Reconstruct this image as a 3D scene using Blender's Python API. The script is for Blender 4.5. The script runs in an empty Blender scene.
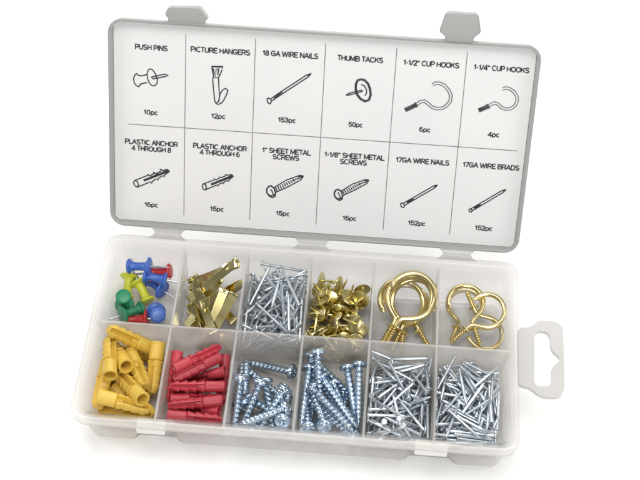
import bpy, bmesh, math, random
from math import radians, sin, cos, pi
from mathutils import Vector, Matrix, Quaternion

# ---------------------------------------------------------------- camera, world, lamps, exposure
# one unit is ten centimetres: the case is about 20 cm wide
scene = bpy.context.scene
col = scene.collection
cam_data = bpy.data.cameras.new('camera')
camera = bpy.data.objects.new('camera', cam_data)
col.objects.link(camera)
RIGHT = Vector((0.9967756505736161, 0.07890139756180894, 0.014590129757402773))
DOWN = Vector((0.07168619692466961, -0.7939938068148642, -0.6036844572374854))
FWD = Vector((-0.03604707469437663, 0.6027838785190206, -0.7970898344625559))
m = Matrix((RIGHT, -DOWN, -FWD)).transposed().to_4x4()
m.translation = Vector((0.26919138754683014, -3.3479883788566194, 5.178628138588893))
camera.matrix_world = m
cam_data.sensor_width = 36.0
cam_data.lens = 74.62
cam_data.clip_start = 0.05
cam_data.clip_end = 300.0
scene.camera = camera

world = bpy.data.worlds.new('World')
scene.world = world
world.use_nodes = True
bg = world.node_tree.nodes['Background']
bg.inputs['Color'].default_value = (0.96, 0.98, 1.0, 1)
bg.inputs['Strength'].default_value = 0.22

def area_lamp(name, loc, target, size, watts, color=(1, 1, 1)):
    d = bpy.data.lights.new(name, 'AREA')
    d.shape = 'RECTANGLE'
    d.size, d.size_y = size
    d.energy = watts
    d.color = color
    o = bpy.data.objects.new(name, d)
    col.objects.link(o)
    o.location = loc
    o.rotation_euler = (Vector(target) - Vector(loc)).to_track_quat('-Z', 'Y').to_euler()
    return o

WARM = (1.0, 0.99, 0.975)
area_lamp('softbox_overhead', (-0.3, -0.4, 8.3), (0, 0, 0), (4.0, 4.0), 265, WARM)
area_lamp('added_fill_left', (-7.0, 0.4, 5.8), (0, 0, 0), (4.0, 3.5), 215, WARM)  # unseen lamp added to wash out the contact shadow around the tray
area_lamp('added_fill_right', (7.0, 0.2, 5.8), (0, 0, 0), (4.0, 3.5), 215, WARM)  # its added counterpart, clearing the shadow from the other side
area_lamp('added_fill_rear', (0.3, 7.0, 6.0), (0, 1.0, 0), (6.0, 3.5), 620, WARM)  # unseen lamp added to whiten the shaded floor behind the lid
area_lamp('softbox_front', (1.2, -7.0, 5.6), (0, 0, 0), (3.5, 2.5), 330, WARM)

scene.view_settings.view_transform = 'Standard'
scene.view_settings.look = 'None'
scene.view_settings.exposure = 0.0
scene.view_settings.gamma = 1.0
scene.view_settings.use_curve_mapping = False
scene.cycles.max_bounces = 16
scene.cycles.diffuse_bounces = 10
scene.cycles.glossy_bounces = 6
scene.cycles.transparent_max_bounces = 24
scene.cycles.transmission_bounces = 8
scene.cycles.use_denoising = True
scene.cycles.caustics_reflective = False
scene.cycles.caustics_refractive = False

# ---------------------------------------------------------------- materials
def new_mat(name):
    mt = bpy.data.materials.new(name)
    mt.use_nodes = True
    nt = mt.node_tree
    nt.nodes.clear()
    return mt, nt, nt.nodes.new('ShaderNodeOutputMaterial')

def noise(nt, scale, detail=3.0, obj_coords=True):
    tc = nt.nodes.new('ShaderNodeTexCoord')
    n = nt.nodes.new('ShaderNodeTexNoise')
    n.inputs['Scale'].default_value = scale
    n.inputs['Detail'].default_value = detail
    nt.links.new(tc.outputs['Object'], n.inputs['Vector'])
    return n

def ramp(nt, src, a, b, p0=0.3, p1=0.7):
    r = nt.nodes.new('ShaderNodeValToRGB')
    r.color_ramp.elements[0].position = p0
    r.color_ramp.elements[1].position = p1
    r.color_ramp.elements[0].color = (*a, 1)
    r.color_ramp.elements[1].color = (*b, 1)
    nt.links.new(src, r.inputs[0])
    return r

def bump(nt, src, strength, dist=0.002):
    b = nt.nodes.new('ShaderNodeBump')
    b.inputs['Strength'].default_value = strength
    b.inputs['Distance'].default_value = dist
    nt.links.new(src, b.inputs['Height'])
    return b

def frosted_plastic(name, clear, milky, tint, rough=0.25):
    """milky translucent polypropylene: some light straight through, the rest scattered"""
    mt, nt, out = new_mat(name)
    N, L = nt.nodes, nt.links
    n = noise(nt, 9.0, 5.0)
    fine = noise(nt, 55.0, 4.0)
    bp = bump(nt, fine.outputs['Fac'], 0.05, 0.0015)
    tr = N.new('ShaderNodeBsdfTransparent')
    tr.inputs['Color'].default_value = (0.965, 0.96, 0.95, 1)
    di = N.new('ShaderNodeBsdfDiffuse')
    di.inputs['Color'].default_value = (*tint, 1)
    tl = N.new('ShaderNodeBsdfTranslucent')
    tl.inputs['Color'].default_value = (*tint, 1)
    body = N.new('ShaderNodeMixShader')
    body.inputs[0].default_value = milky
    L.new(tl.outputs[0], body.inputs[1]); L.new(di.outputs[0], body.inputs[2])
    mix = N.new('ShaderNodeMixShader')
    mr = N.new('ShaderNodeMapRange')
    mr.inputs['From Min'].default_value = 0.3; mr.inputs['From Max'].default_value = 0.7
    mr.inputs['To Min'].default_value = 1 - clear - 0.02; mr.inputs['To Max'].default_value = 1 - clear + 0.02
    L.new(n.outputs['Fac'], mr.inputs['Value'])
    L.new(mr.outputs[0], mix.inputs[0])
    L.new(tr.outputs[0], mix.inputs[1]); L.new(body.outputs[0], mix.inputs[2])
    gl = N.new('ShaderNodeBsdfGlossy')
    gl.inputs['Roughness'].default_value = rough
    L.new(bp.outputs[0], gl.inputs['Normal']); L.new(bp.outputs[0], di.inputs['Normal'])
    fr = N.new('ShaderNodeFresnel'); fr.inputs['IOR'].default_value = 1.45
    fin = N.new('ShaderNodeMixShader')
    ge = N.new('ShaderNodeNewGeometry')          # only the outside of the wall shines
    inv = N.new('ShaderNodeMath'); inv.operation = 'SUBTRACT'; inv.inputs[0].default_value = 1.0
    L.new(ge.outputs['Backfacing'], inv.inputs[1])
    mu = N.new('ShaderNodeMath'); mu.operation = 'MULTIPLY'
    L.new(fr.outputs[0], mu.inputs[0]); L.new(inv.outputs[0], mu.inputs[1])
    L.new(mu.outputs[0], fin.inputs[0])
    L.new(mix.outputs[0], fin.inputs[1]); L.new(gl.outputs[0], fin.inputs[2])
    L.new(fin.outputs[0], out.inputs['Surface'])
    return mt

def principled(name, a, b, rough, metallic=0.0, scale=8.0, bump_s=0.0, bump_scale=40.0, spec=None, vary=None, sss=0.0):
    mt, nt, out = new_mat(name)
    N, L = nt.nodes, nt.links
    p = N.new('ShaderNodeBsdfPrincipled')
    n = noise(nt, scale, 4.0)
    r = ramp(nt, n.outputs['Fac'], a, b)
    colour = r.outputs[0]
    if vary:                                    # every piece a little lighter or darker than the next
        oi = N.new('ShaderNodeObjectInfo')
        h = N.new('ShaderNodeHueSaturation')
        mr = N.new('ShaderNodeMapRange')
        mr.inputs['To Min'].default_value, mr.inputs['To Max'].default_value = vary
        L.new(oi.outputs['Random'], mr.inputs['Value'])
        L.new(mr.outputs[0], h.inputs['Value'])
        L.new(colour, h.inputs['Color'])
        colour = h.outputs[0]
    L.new(colour, p.inputs['Base Color'])
    p.inputs['Metallic'].default_value = metallic
    mr2 = N.new('ShaderNodeMapRange')
    mr2.inputs['From Min'].default_value = 0.3; mr2.inputs['From Max'].default_value = 0.7
    mr2.inputs['To Min'].default_value = rough * 0.8; mr2.inputs['To Max'].default_value = rough * 1.25
    L.new(n.outputs['Fac'], mr2.inputs['Value'])
    L.new(mr2.outputs[0], p.inputs['Roughness'])
    if spec is not None:
        p.inputs['Specular IOR Level'].default_value = spec
    if sss:
        p.inputs['Subsurface Weight'].default_value = sss
        p.inputs['Subsurface Radius'].default_value = (0.03, 0.02, 0.01)
        p.inputs['Subsurface Scale'].default_value = 0.5
    if bump_s:
        n2 = noise(nt, bump_scale, 3.0)
        bp = bump(nt, n2.outputs['Fac'], bump_s)
        L.new(bp.outputs[0], p.inputs['Normal'])
    L.new(p.outputs[0], out.inputs['Surface'])
    return mt

M = {}
M['floor'] = principled('white_seamless', (0.92, 0.92, 0.915), (0.94, 0.94, 0.935), 0.6, scale=0.4, spec=0.1)
M['tray'] = frosted_plastic('frosted_tray_plastic', 0.70, 0.58, (0.86, 0.843, 0.825))
M['divider'] = frosted_plastic('frosted_divider_plastic', 0.62, 0.58, (0.93, 0.915, 0.90))
M['lid'] = frosted_plastic('frosted_lid_plastic', 0.12, 0.6, (0.49, 0.487, 0.48))  # same plastic, its unlit and dim-backed look put into a grey tint
M['catch'] = frosted_plastic('lit_catch_plastic', 0.15, 0.75, (0.92, 0.91, 0.90))  # brightness of the lit catch bar put into a whiter tint
M['handle'] = frosted_plastic('toned_down_plastic', 0.26, 0.60, (0.66, 0.65, 0.635))  # same plastic, tint darkened to offset strong light from the floor behind
M['card'] = principled('white_card', (0.75, 0.74, 0.735), (0.78, 0.77, 0.762), 0.55, scale=2.5, bump_s=0.05, bump_scale=60, spec=0.2)
M['ink'] = principled('printed_black_ink', (0.035, 0.035, 0.037), (0.09, 0.09, 0.092), 0.6, scale=30, spec=0.1)
M['grey_ink'] = principled('printed_grey_ink', (0.16, 0.16, 0.16), (0.26, 0.26, 0.26), 0.6, scale=30, spec=0.1)
M['steel'] = principled('bright_wire_steel', (0.62, 0.675, 0.725), (0.79, 0.84, 0.885), 0.34, 1.0, 25, bump_s=0.15, bump_scale=90, vary=(0.68, 1.1))
M['zinc'] = principled('blue_zinc_plate', (0.46, 0.58, 0.72), (0.62, 0.74, 0.84), 0.26, 1.0, 10, vary=(0.75, 1.08))
M['brass'] = principled('brass_plate', (0.74, 0.63, 0.27), (0.88, 0.78, 0.40), 0.22, 1.0, 9, vary=(0.75, 1.08))
M['brass_dark'] = principled('rolled_brass_strip', (0.68, 0.58, 0.25), (0.88, 0.78, 0.40), 0.15, 1.0, 7, vary=(0.7, 1.05))
M['hook_brass'] = principled('polished_brass', (0.70, 0.57, 0.25), (0.82, 0.70, 0.36), 0.20, 1.0, 6, vary=(0.9, 1.05))
M['yellow'] = principled('yellow_anchor_plastic', (0.65, 0.43, 0.055), (0.73, 0.50, 0.085), 0.42, scale=6, bump_s=0.06, vary=(0.86, 1.04), sss=0.08)
M['red'] = principled('red_anchor_plastic', (0.44, 0.036, 0.052), (0.52, 0.05, 0.07), 0.4, scale=6, bump_s=0.06, vary=(0.8, 1.08), sss=0.06)
M['pin_blue'] = principled('blue_pin_plastic', (0.045, 0.125, 0.46), (0.06, 0.155, 0.54), 0.3, scale=6)
M['pin_green'] = principled('green_pin_plastic', (0.015, 0.22, 0.10), (0.025, 0.27, 0.125), 0.3, scale=6)
M['pin_red'] = principled('red_pin_plastic', (0.50, 0.025, 0.03), (0.58, 0.04, 0.04), 0.3, scale=6)
M['pin_lime'] = principled('lime_pin_plastic', (0.58, 0.60, 0.04), (0.64, 0.66, 0.055), 0.3, scale=6)

# ---------------------------------------------------------------- helpers
def link(name, bm, mat, parent=None, smooth=True, sharp=None):
    me = bpy.data.meshes.new(name)
    bmesh.ops.recalc_face_normals(bm, faces=bm.faces[:])
    bm.to_mesh(me); bm.free()
    if smooth:
        for p in me.polygons: p.use_smooth = True
        if sharp: me.set_sharp_from_angle(angle=radians(sharp))
    me.materials.append(mat)
    o = bpy.data.objects.new(name, me)
    col.objects.link(o)
    if parent:
        o.parent = parent
        o.matrix_parent_inverse = Matrix.Translation(-parent.location) if parent.type == 'EMPTY' else Matrix()
    return o

def loft(bm, loops, cap0=True, cap1=True):
    rows = [[bm.verts.new(p) for p in lp] for lp in loops]
    n = len(rows[0])
    for a, b in zip(rows, rows[1:]):
        for i in range(n):
            j = (i + 1) % n
            bm.faces.new((a[i], a[j], b[j], b[i]))
    if cap0: bm.faces.new(rows[0][::-1])
    if cap1: bm.faces.new(rows[-1])
    return rows

def lathe(bm, prof, seg=16, cap0=True, cap1=True, cx=0.0, cy=0.0):
    """profile of (radius, z)"""
    return loft(bm, [[(cx + r * cos(2 * pi * k / seg), cy + r * sin(2 * pi * k / seg), z) for k in range(seg)] for r, z in prof], cap0, cap1)

def tube(bm, path, rad, seg=10):
    """round bar along a path; rad is one number or one per point"""
    P = [Vector(p) for p in path]
    if not isinstance(rad, (list, tuple)): rad = [rad] * len(P)
    up = None; loops = []
    for i, p in enumerate(P):
        t = (P[min(i + 1, len(P) - 1)] - P[max(i - 1, 0)]).normalized()
        if up is None:
            up = t.orthogonal().normalized()
        up = (up - t * up.dot(t)).normalized()
        s = t.cross(up)
        loops.append([p + (up * cos(2 * pi * k / seg) + s * sin(2 * pi * k / seg)) * rad[i] for k in range(seg)])
    return loft(bm, loops)

def box(bm, lo, hi):
    v = [bm.verts.new((x, y, z)) for x in (lo[0], hi[0]) for y in (lo[1], hi[1]) for z in (lo[2], hi[2])]
    for f in ((0, 1, 3, 2), (4, 6, 7, 5), (0, 4, 5, 1), (2, 3, 7, 6), (0, 2, 6, 4), (1, 5, 7, 3)):
        bm.faces.new([v[i] for i in f])
    return v

def extrude_outline(bm, pts, z0, z1, hole=None):
    """a flat outline (with one hole of its own) given thickness"""
    def ring(P, z): return [bm.verts.new((x, y, z)) for x, y in P]
    a, b = ring(pts, z0), ring(pts, z1)
    n = len(pts)
    for i in range(n):
        bm.faces.new((a[i], a[(i + 1) % n], b[(i + 1) % n], b[i]))
    if hole is None:
        bm.faces.new(a[::-1]); bm.faces.new(b)
        return
    c, d = ring(hole, z0), ring(hole, z1)
    k = len(hole)
    for i in range(k):
        bm.faces.new((c[(i + 1) % k], c[i], d[i], d[(i + 1) % k]))
    for o, h in ((a, c), (b, d)):
        edges = []
        for R in (o, h):
            for i in range(len(R)):
                edges.append(bm.edges.get((R[i], R[(i + 1) % len(R)])))
        bmesh.ops.triangle_fill(bm, use_beauty=True, edges=edges)

def soften(o, width, seg=2, angle=35):
    md = o.modifiers.new('edge_softening', 'BEVEL')
    md.width = width; md.segments = seg; md.limit_method = 'ANGLE'; md.angle_limit = radians(angle)

def round_poly(pts, r, n=4):
    """round off the corners of a 2D outline"""
    out = []
    k = len(pts)
    for i in range(k):
        p, a, b = Vector(pts[i]), Vector(pts[i - 1]), Vector(pts[(i + 1) % k])
        da, db = (a - p), (b - p)
        rr = min(r, da.length * 0.45, db.length * 0.45)
        s, e = p + da.normalized() * rr, p + db.normalized() * rr
        for t in range(n + 1):
            u = t / n
            q = s * (1 - u) ** 2 + p * 2 * u * (1 - u) + e * u * u
            out.append((q.x, q.y))
    return out

# ---------------------------------------------------------------- the small hardware: one of each kind
def screw_profile(length, r_shank, r_thread, pitch, bm, seg=14):
    z0, z1 = -length, 0.0
    n = int(length / pitch * 8)
    loops = []
    for i in range(n + 1):
        z = z0 + (z1 - z0) * i / n
        lp = []
        taper = min(1.0, 0.10 + (z - z0) / (length * 0.20))
        for k in range(seg):
            th = 2 * pi * k / seg
            f = (z / pitch - th / (2 * pi)) % 1.0
            ridge = max(0.0, 1 - abs(f - 0.5) / 0.30)
            fade = 1.0 if z < z1 - pitch * 0.9 else max(0.0, (z1 - z) / (pitch * 0.9))
            r = (r_shank + (r_thread - r_shank) * ridge * fade) * taper
            lp.append((r * cos(th), r * sin(th), z))
        loops.append(lp)
    loft(bm, loops)

def pan_head(bm, R, h, seg=32):
    """domed head with a cross recess pressed into it; z from 0 to h"""
    prof = [(R * 0.45, -0.001), (R * 0.96, 0.0), (R, h * 0.18), (R * 0.985, h * 0.42), (R * 0.90, h * 0.68), (R * 0.75, h * 0.86), (R * 0.6, h * 0.94),
            (R * 0.48, h * 0.97), (R * 0.36, h * 0.985), (R * 0.24, h), (R * 0.12, h), (R * 0.03, h)]
    loops = []
    for r, z in prof:
        lp = []
        for k in range(seg):
            th = 2 * pi * k / seg
            x, y = r * cos(th), r * sin(th)
            d = 0.0
            if z > h * 0.9 and (min(abs(x), abs(y)) < R * 0.13) and max(abs(x), abs(y)) < R * 0.55:
                d = h * 0.55 * (1.0 - 0.6 * max(abs(x), abs(y)) / (R * 0.55))
            lp.append((x, y, z - d))
        loops.append(lp)
    loft(bm, loops)

def make_screw(length):
    h = 0.026
    bm = bmesh.new()
    screw_profile(length, 0.0150, 0.0212, 0.0215, bm)
    bmesh.ops.translate(bm, verts=bm.verts[:], vec=(0, 0, length / 2))
    s = link('sheet_metal_screw', bm, M['zinc'], sharp=50)
    bm = bmesh.new()
    pan_head(bm, 0.0385, h)
    bmesh.ops.translate(bm, verts=bm.verts[:], vec=(0, 0, length / 2 - 0.001))
    link('screw_head', bm, M['zinc'], s, sharp=40)
    return s

def make_nail(name, length, r, r_head, h_head, mat):
    bm = bmesh.new()
    L2 = length / 2
    lathe(bm, [(r * 0.08, -L2), (r * 0.55, -L2 + r * 1.6), (r, -L2 + r * 3.6), (r, 0), (r, L2 - h_head - 0.0025), (r_head * 0.94, L2 - h_head), (r_head, L2 - h_head * 0.55), (r_head * 0.90, L2), (r_head * 0.55, L2 + h_head * 0.22), (r_head * 0.08, L2 + h_head * 0.30)], 10)
    return link(name, bm, mat, sharp=35)

def make_tack():
    bm = bmesh.new()
    R = 0.043
    lathe(bm, [(R * 0.90, -0.002), (R, 0.0), (R * 0.99, 0.003), (R * 0.86, 0.0075), (R * 0.62, 0.012), (R * 0.34, 0.0148), (R * 0.05, 0.0155)], 24)
    t = link('thumb_tack', bm, M['brass'], sharp=60)
    bm = bmesh.new()
    lathe(bm, [(0.0008, -0.080), (0.0050, -0.060), (0.0062, -0.045), (0.0062, -0.001)], 10)
    link('tack_pin', bm, M['brass'], t, sharp=60)
    return t

def make_push_pin(colour):
    bm = bmesh.new()
    lathe(bm, [(0.026, 0.0590), (0.034, 0.0578), (0.0375, 0.053), (0.038, 0.049), (0.034, 0.0445), (0.027, 0.041), (0.0228, 0.032), (0.0205, 0.012), (0.020, -0.008), (0.0218, -0.026),
               (0.027, -0.0400), (0.036, -0.0445), (0.0450, -0.0468), (0.0475, -0.0505), (0.046, -0.0550), (0.040, -0.0578), (0.012, -0.0590)], 28)
    p = link('push_pin', bm, M[colour], sharp=70)
    bm = bmesh.new()
    lathe(bm, [(0.0006, -0.155), (0.004, -0.138), (0.0058, -0.118), (0.0058, -0.055)], 10)
    link('pin_needle', bm, M['steel'], p, sharp=60)
    return p

def make_anchor(name, length, R, mat, waist, barb):
    """hollow plastic wall plug: plain collar, then a slit body with raised barbs"""
    bm = bmesh.new()
    seg, n = 28, 64
    loops = []
    for i in range(n + 1):
        t = i / n                                   # 0 tip, 1 collar end
        z = -length / 2 + length * t
        lp = []
        for k in range(seg):
            th = 2 * pi * k / seg
            r = R * 0.93
            if t < 0.64:
                saw = (t / 0.64 * 4.0) % 1.0
                side = abs(cos(th))
                r = R * (waist + 0.10 * t / 0.64)
                r += R * barb * (saw ** 1.6) * max(0.0, side - 0.45) / 0.55 * (0.7 + 0.6 * t)   # barbs on both flanks
                if abs(sin(th)) > 0.955 and t > 0.03: r = R * 0.18          # the slit
                elif abs(sin(th)) > 0.7: r += R * 0.07
                r *= min(1.0, 0.70 + t * 3.0)
            elif t < 0.66:
                r = R * (0.74 + 0.19 * (t - 0.64) / 0.02)
            if t > 0.965: r *= 1.06
            if t == 1.0: r *= 0.97
            lp.append((r * cos(th), r * sin(th), z))
        loops.append(lp)
    for rr, zz in ((0.72, length / 2), (0.62, length / 2 - 0.008), (0.55, length * 0.25), (0.42, length * 0.02)):   # the bore
        loops.append([(R * rr * cos(2 * pi * k / seg), R * rr * sin(2 * pi * k / seg), zz) for k in range(seg)])
    loft(bm, loops)
    return link(name, bm, mat, sharp=45)

def strip(bm, path, widths, thick):
    """a folded metal strip: path in (y, z), width along x"""
    P = [Vector((0, a, b)) for a, b in path]
    loops = []
    for i, p in enumerate(P):
        t = (P[min(i + 1, len(P) - 1)] - P[max(i - 1, 0)]).normalized()
        nrm = Vector((1, 0, 0)).cross(t) * (thick / 2)
        w = widths[i] / 2
        x = Vector((w, 0, 0))
        loops.append([p - x - nrm, p + x - nrm, p + x + nrm, p - x + nrm])
    loft(bm, loops)

def make_hanger():
    w, t = 0.041, 0.0036
    bm = bmesh.new()
    path = [(0.010, 0.134), (0.010, 0.146), (0.008, 0.152), (0.004, 0.154), (0.0, 0.151), (0.0, 0.12), (0.0, 0.04), (0.0, -0.04), (0.0, -0.11), (0.0, -0.145)]
    strip(bm, path, [w * 1.1, w * 1.12, w * 1.12, w * 1.1, w * 1.08, w * 1.05, w, w, w, w], t)
    h = link('picture_hanger', bm, M['brass_dark'], sharp=40)
    soften(h, 0.001)
    bm = bmesh.new()
    path = [(0.0, -0.1452), (0.002, -0.156), (0.008, -0.163), (0.013, -0.163), (0.018, -0.156), (0.020, -0.138), (0.022, -0.112), (0.027, -0.086), (0.032, -0.072)]
    strip(bm, path, [w] * 6 + [w * 0.96, w * 0.8, w * 0.4], t)
    hk = link('hanger_hook', bm, M['brass_dark'], h, sharp=40)
    soften(hk, 0.001)
    bm = bmesh.new()                                # the little nail held in the fold
    tube(bm, [(0, 0.016, 0.146), (0, -0.006, 0.132), (0, -0.020, 0.120)], [0.005, 0.005, 0.0015], 10)
    lathe(bm, [(0.008, 0.0), (0.010, 0.002), (0.008, 0.004)], 12)
    top = [v for v in bm.verts if v.co.z < 0.05]
    rot = Matrix.Translation((0, 0.016, 0.146)) @ Matrix.Rotation(radians(-55), 4, 'X')
    bmesh.ops.transform(bm, matrix=rot, verts=top)
    link('hanger_nail', bm, M['brass'], h, sharp=40)
    return h

def make_hook(R, r, neck, thread):
    """cup hook lying in its own XY plane, shank towards -Y"""
    path = []
    for k in range(33):
        a = radians(186 - k * (186 + 52) / 32)
        path.append((R * cos(a), R * sin(a), 0))
    e = path[-1]
    p0 = Vector(e); t0 = Vector((-sin(radians(52)), -cos(radians(52)), 0))
    p3 = Vector((0, -R - neck, 0))
    c1 = p0 + t0 * R * 0.62; c2 = p3 + Vector((0, R * 0.42, 0))
    for k in range(1, 13):
        u = k / 12
        q = p0 * (1 - u) ** 3 + c1 * 3 * u * (1 - u) ** 2 + c2 * 3 * u * u * (1 - u) + p3 * u ** 3
        path.append(q)
    path.append((0, -R - neck - 0.012, 0))
    bm = bmesh.new()
    rad = [r * 0.55, r * 0.92] + [r] * (len(path) - 2)
    tube(bm, path, rad, 14)
    h = link('cup_hook', bm, M['hook_brass'], sharp=60)
    y = -R - neck - 0.010
    bm = bmesh.new()
    lathe(bm, [(r * 1.1, 0.0), (r * 2.1, 0.002), (r * 2.2, 0.006), (r * 1.9, 0.010), (r * 1.1, 0.013)], 20)
    bmesh.ops.rotate(bm, verts=bm.verts[:], matrix=Matrix.Rotation(radians(90), 3, 'X'))
    bmesh.ops.translate(bm, verts=bm.verts[:], vec=(0, y, 0))
    link('hook_collar', bm, M['hook_brass'], h, sharp=45)
    bm = bmesh.new()
    screw_profile(thread, r * 0.80, r * 1.15, 0.0125, bm, 12)
    bmesh.ops.rotate(bm, verts=bm.verts[:], matrix=Matrix.Rotation(radians(-90), 3, 'X'))
    bmesh.ops.translate(bm, verts=bm.verts[:], vec=(0, y - 0.011, 0))
    link('threaded_shank', bm, M['hook_brass'], h, sharp=50)
    return h

MAKERS = {
    'nail18': lambda: make_nail('wire_nail', 0.235, 0.0070, 0.0145, 0.0038, M['steel']),
    'nail17': lambda: make_nail('short_wire_nail', 0.185, 0.0072, 0.0145, 0.0040, M['steel']),
    'brad': lambda: make_nail('wire_brad', 0.190, 0.0072, 0.0100, 0.0065, M['steel']),
    'tack': make_tack,
    'screwA': lambda: make_screw(0.245),
    'screwB': lambda: make_screw(0.285),
    'anchorY': lambda: make_anchor('plastic_anchor', 0.242, 0.0375, M['yellow'], 0.76, 0.20),
    'anchorR': lambda: make_anchor('small_plastic_anchor', 0.250, 0.0278, M['red'], 0.66, 0.36),
    'pin_blue': lambda: make_push_pin('pin_blue'),
    'pin_green': lambda: make_push_pin('pin_green'),
    'pin_red': lambda: make_push_pin('pin_red'),
    'pin_lime': lambda: make_push_pin('pin_lime'),
    'hanger': make_hanger,
    'hookL': lambda: make_hook(0.110, 0.0142, 0.045, 0.105),
    'hookS': lambda: make_hook(0.085, 0.0122, 0.040, 0.090),
}
CATEGORY = {'nail18': 'nail', 'nail17': 'nail', 'brad': 'nail', 'tack': 'thumb tack', 'screwA': 'screw', 'screwB': 'screw', 'anchorY': 'wall anchor', 'anchorR': 'wall anchor',
            'pin_blue': 'push pin', 'pin_green': 'push pin', 'pin_red': 'push pin', 'pin_lime': 'push pin', 'hanger': 'picture hanger', 'hookL': 'cup hook', 'hookS': 'cup hook'}

# ---------------------------------------------------------------- the setting
bm = bmesh.new()
Z_FLOOR = -0.2915
bmesh.ops.create_grid(bm, x_segments=8, y_segments=8, size=60)
bmesh.ops.translate(bm, verts=bm.verts[:], vec=(0, 0, Z_FLOOR))
floor = link('floor', bm, M['floor'], smooth=False)
floor['kind'] = 'structure'
floor['label'] = 'plain white surface under and around the case'

# ---------------------------------------------------------------- the case
case = bpy.data.objects.new('storage_case', None)
case.location = (0, 0, -0.29)
case.empty_display_size = 0.2
col.objects.link(case)
case['label'] = 'open frosted plastic hardware case with twelve compartments and printed card in its raised lid'
case['category'] = 'storage case'

NOTCH = ((-0.735, -0.535), (0.512, 0.728))        # where the lid latches clip on, in the front wall
def rim_loop(hw, yf, yb, r, z, notch=0.0, grow=0.0):
    """rounded rectangle, anticlockwise, always with the same vertex count"""
    P = []
    def corner(cx, cy, a0):
        for k in range(9):
            a = radians(a0 + 90 * k / 8)
            P.append((cx + r * cos(a), cy + r * sin(a), z))
    corner(-hw + r, yf + r, 180)
    for a, b in NOTCH:
        a, b = a - grow, b + grow
        e = 0.018
        P.append((a - e, yf, z)); P.append((a, yf + notch * 0.35, z)); P.append((a + e, yf + notch, z))
        P.append((b - e, yf + notch, z)); P.append((b, yf + notch * 0.35, z)); P.append((b + e, yf, z))
    corner(hw - r, yf + r, 270)
    corner(hw - r, yb - r, 0)
    corner(-hw + r, yb - r, 90)
    return P

bm = bmesh.new()
loft(bm, [
    rim_loop(0.935, -0.437, 0.462, 0.050, -0.290, 0.026),
    rim_loop(0.950, -0.449, 0.474, 0.055, -0.284, 0.028),
    rim_loop(0.956, -0.456, 0.480, 0.055, -0.230, 0.028),
    rim_loop(0.968, -0.474, 0.494, 0.058, -0.062, 0.024),
    rim_loop(0.970, -0.476, 0.496, 0.060, -0.054, 0.0),
    rim_loop(0.992, -0.512, 0.514, 0.070, -0.056, 0.0),
    rim_loop(0.998, -0.518, 0.519, 0.072, -0.050, 0.0),
    rim_loop(1.000, -0.520, 0.520, 0.072, -0.010, 0.0),
    rim_loop(0.999, -0.519, 0.519, 0.071, -0.003, 0.0),
    rim_loop(0.995, -0.515, 0.514, 0.067, 0.000, 0.0),
    rim_loop(0.984, -0.503, 0.486, 0.058, 0.000, 0.0),
    rim_loop(0.980, -0.499, 0.481, 0.054, -0.004, 0.0),
    rim_loop(0.955, -0.447, 0.468, 0.045, -0.060),
    rim_loop(0.938, -0.418, 0.452, 0.042, -0.235),
    rim_loop(0.926, -0.408, 0.438, 0.040, -0.262),
    rim_loop(0.900, -0.382, 0.410, 0.034, -0.270),
])
tray = link('tray', bm, M['tray'], case, sharp=50)

XD = [-0.62, -0.311, -0.001, 0.311, 0.623]
YC = 0.024
bm = bmesh.new()                                   # the long divider between the two rows
def slab_x(bm, x0b, x1b, x0t, x1t, y, z0, z1, tb, tt):
    lo = [(x0b, y - tb, z0), (x1b, y - tb, z0), (x1b, y + tb, z0), (x0b, y + tb, z0)]
    mid = [(x0t, y - tt, z1 - 0.004), (x1t, y - tt, z1 - 0.004), (x1t, y + tt, z1 - 0.004), (x0t, y + tt, z1 - 0.004)]
    hi = [(x0t, y - tt * 0.5, z1), (x1t, y - tt * 0.5, z1), (x1t, y + tt * 0.5, z1), (x0t, y + tt * 0.5, z1)]
    loft(bm, [lo, mid, hi])
slab_x(bm, -0.940, 0.940, -0.970, 0.970, YC, -0.269, -0.028, 0.011, 0.0065)
dv = link('divider', bm, M['divider'], case, smooth=False)
dv['label'] = 'long divider between the back row and the front row'
for x in XD:
    for (ya_b, ya_t, yb_b, yb_t) in ((YC + 0.0095, YC + 0.0065, 0.440, 0.474), (-0.410, -0.484, YC - 0.0115, YC - 0.0075)):
        bm = bmesh.new()
        tb, tt = 0.010, 0.0060
        z0, z1 = -0.269, -0.022
        lo = [(x - tb, ya_b, z0), (x + tb, ya_b, z0), (x + tb, yb_b, z0), (x - tb, yb_b, z0)]
        mid = [(x - tt, ya_t, z1 - 0.004), (x + tt, ya_t, z1 - 0.004), (x + tt, yb_t, z1 - 0.004), (x - tt, yb_t, z1 - 0.004)]
        hi = [(x - tt * .5, ya_t, z1), (x + tt * .5, ya_t, z1), (x + tt * .5, yb_t, z1), (x - tt * .5, yb_t, z1)]
        loft(bm, [lo, mid, hi])
        link('divider', bm, M['divider'], case, smooth=False)

for a, b in NOTCH:                                 # the bar under the rim that each latch grips
    bm = bmesh.new()
    box(bm, (a + 0.030, -0.513, -0.104), (b - 0.040, -0.456, -0.0565))
    o = link('latch_catch', bm, M['catch'], case)
    soften(o, 0.006, 3)

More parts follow.
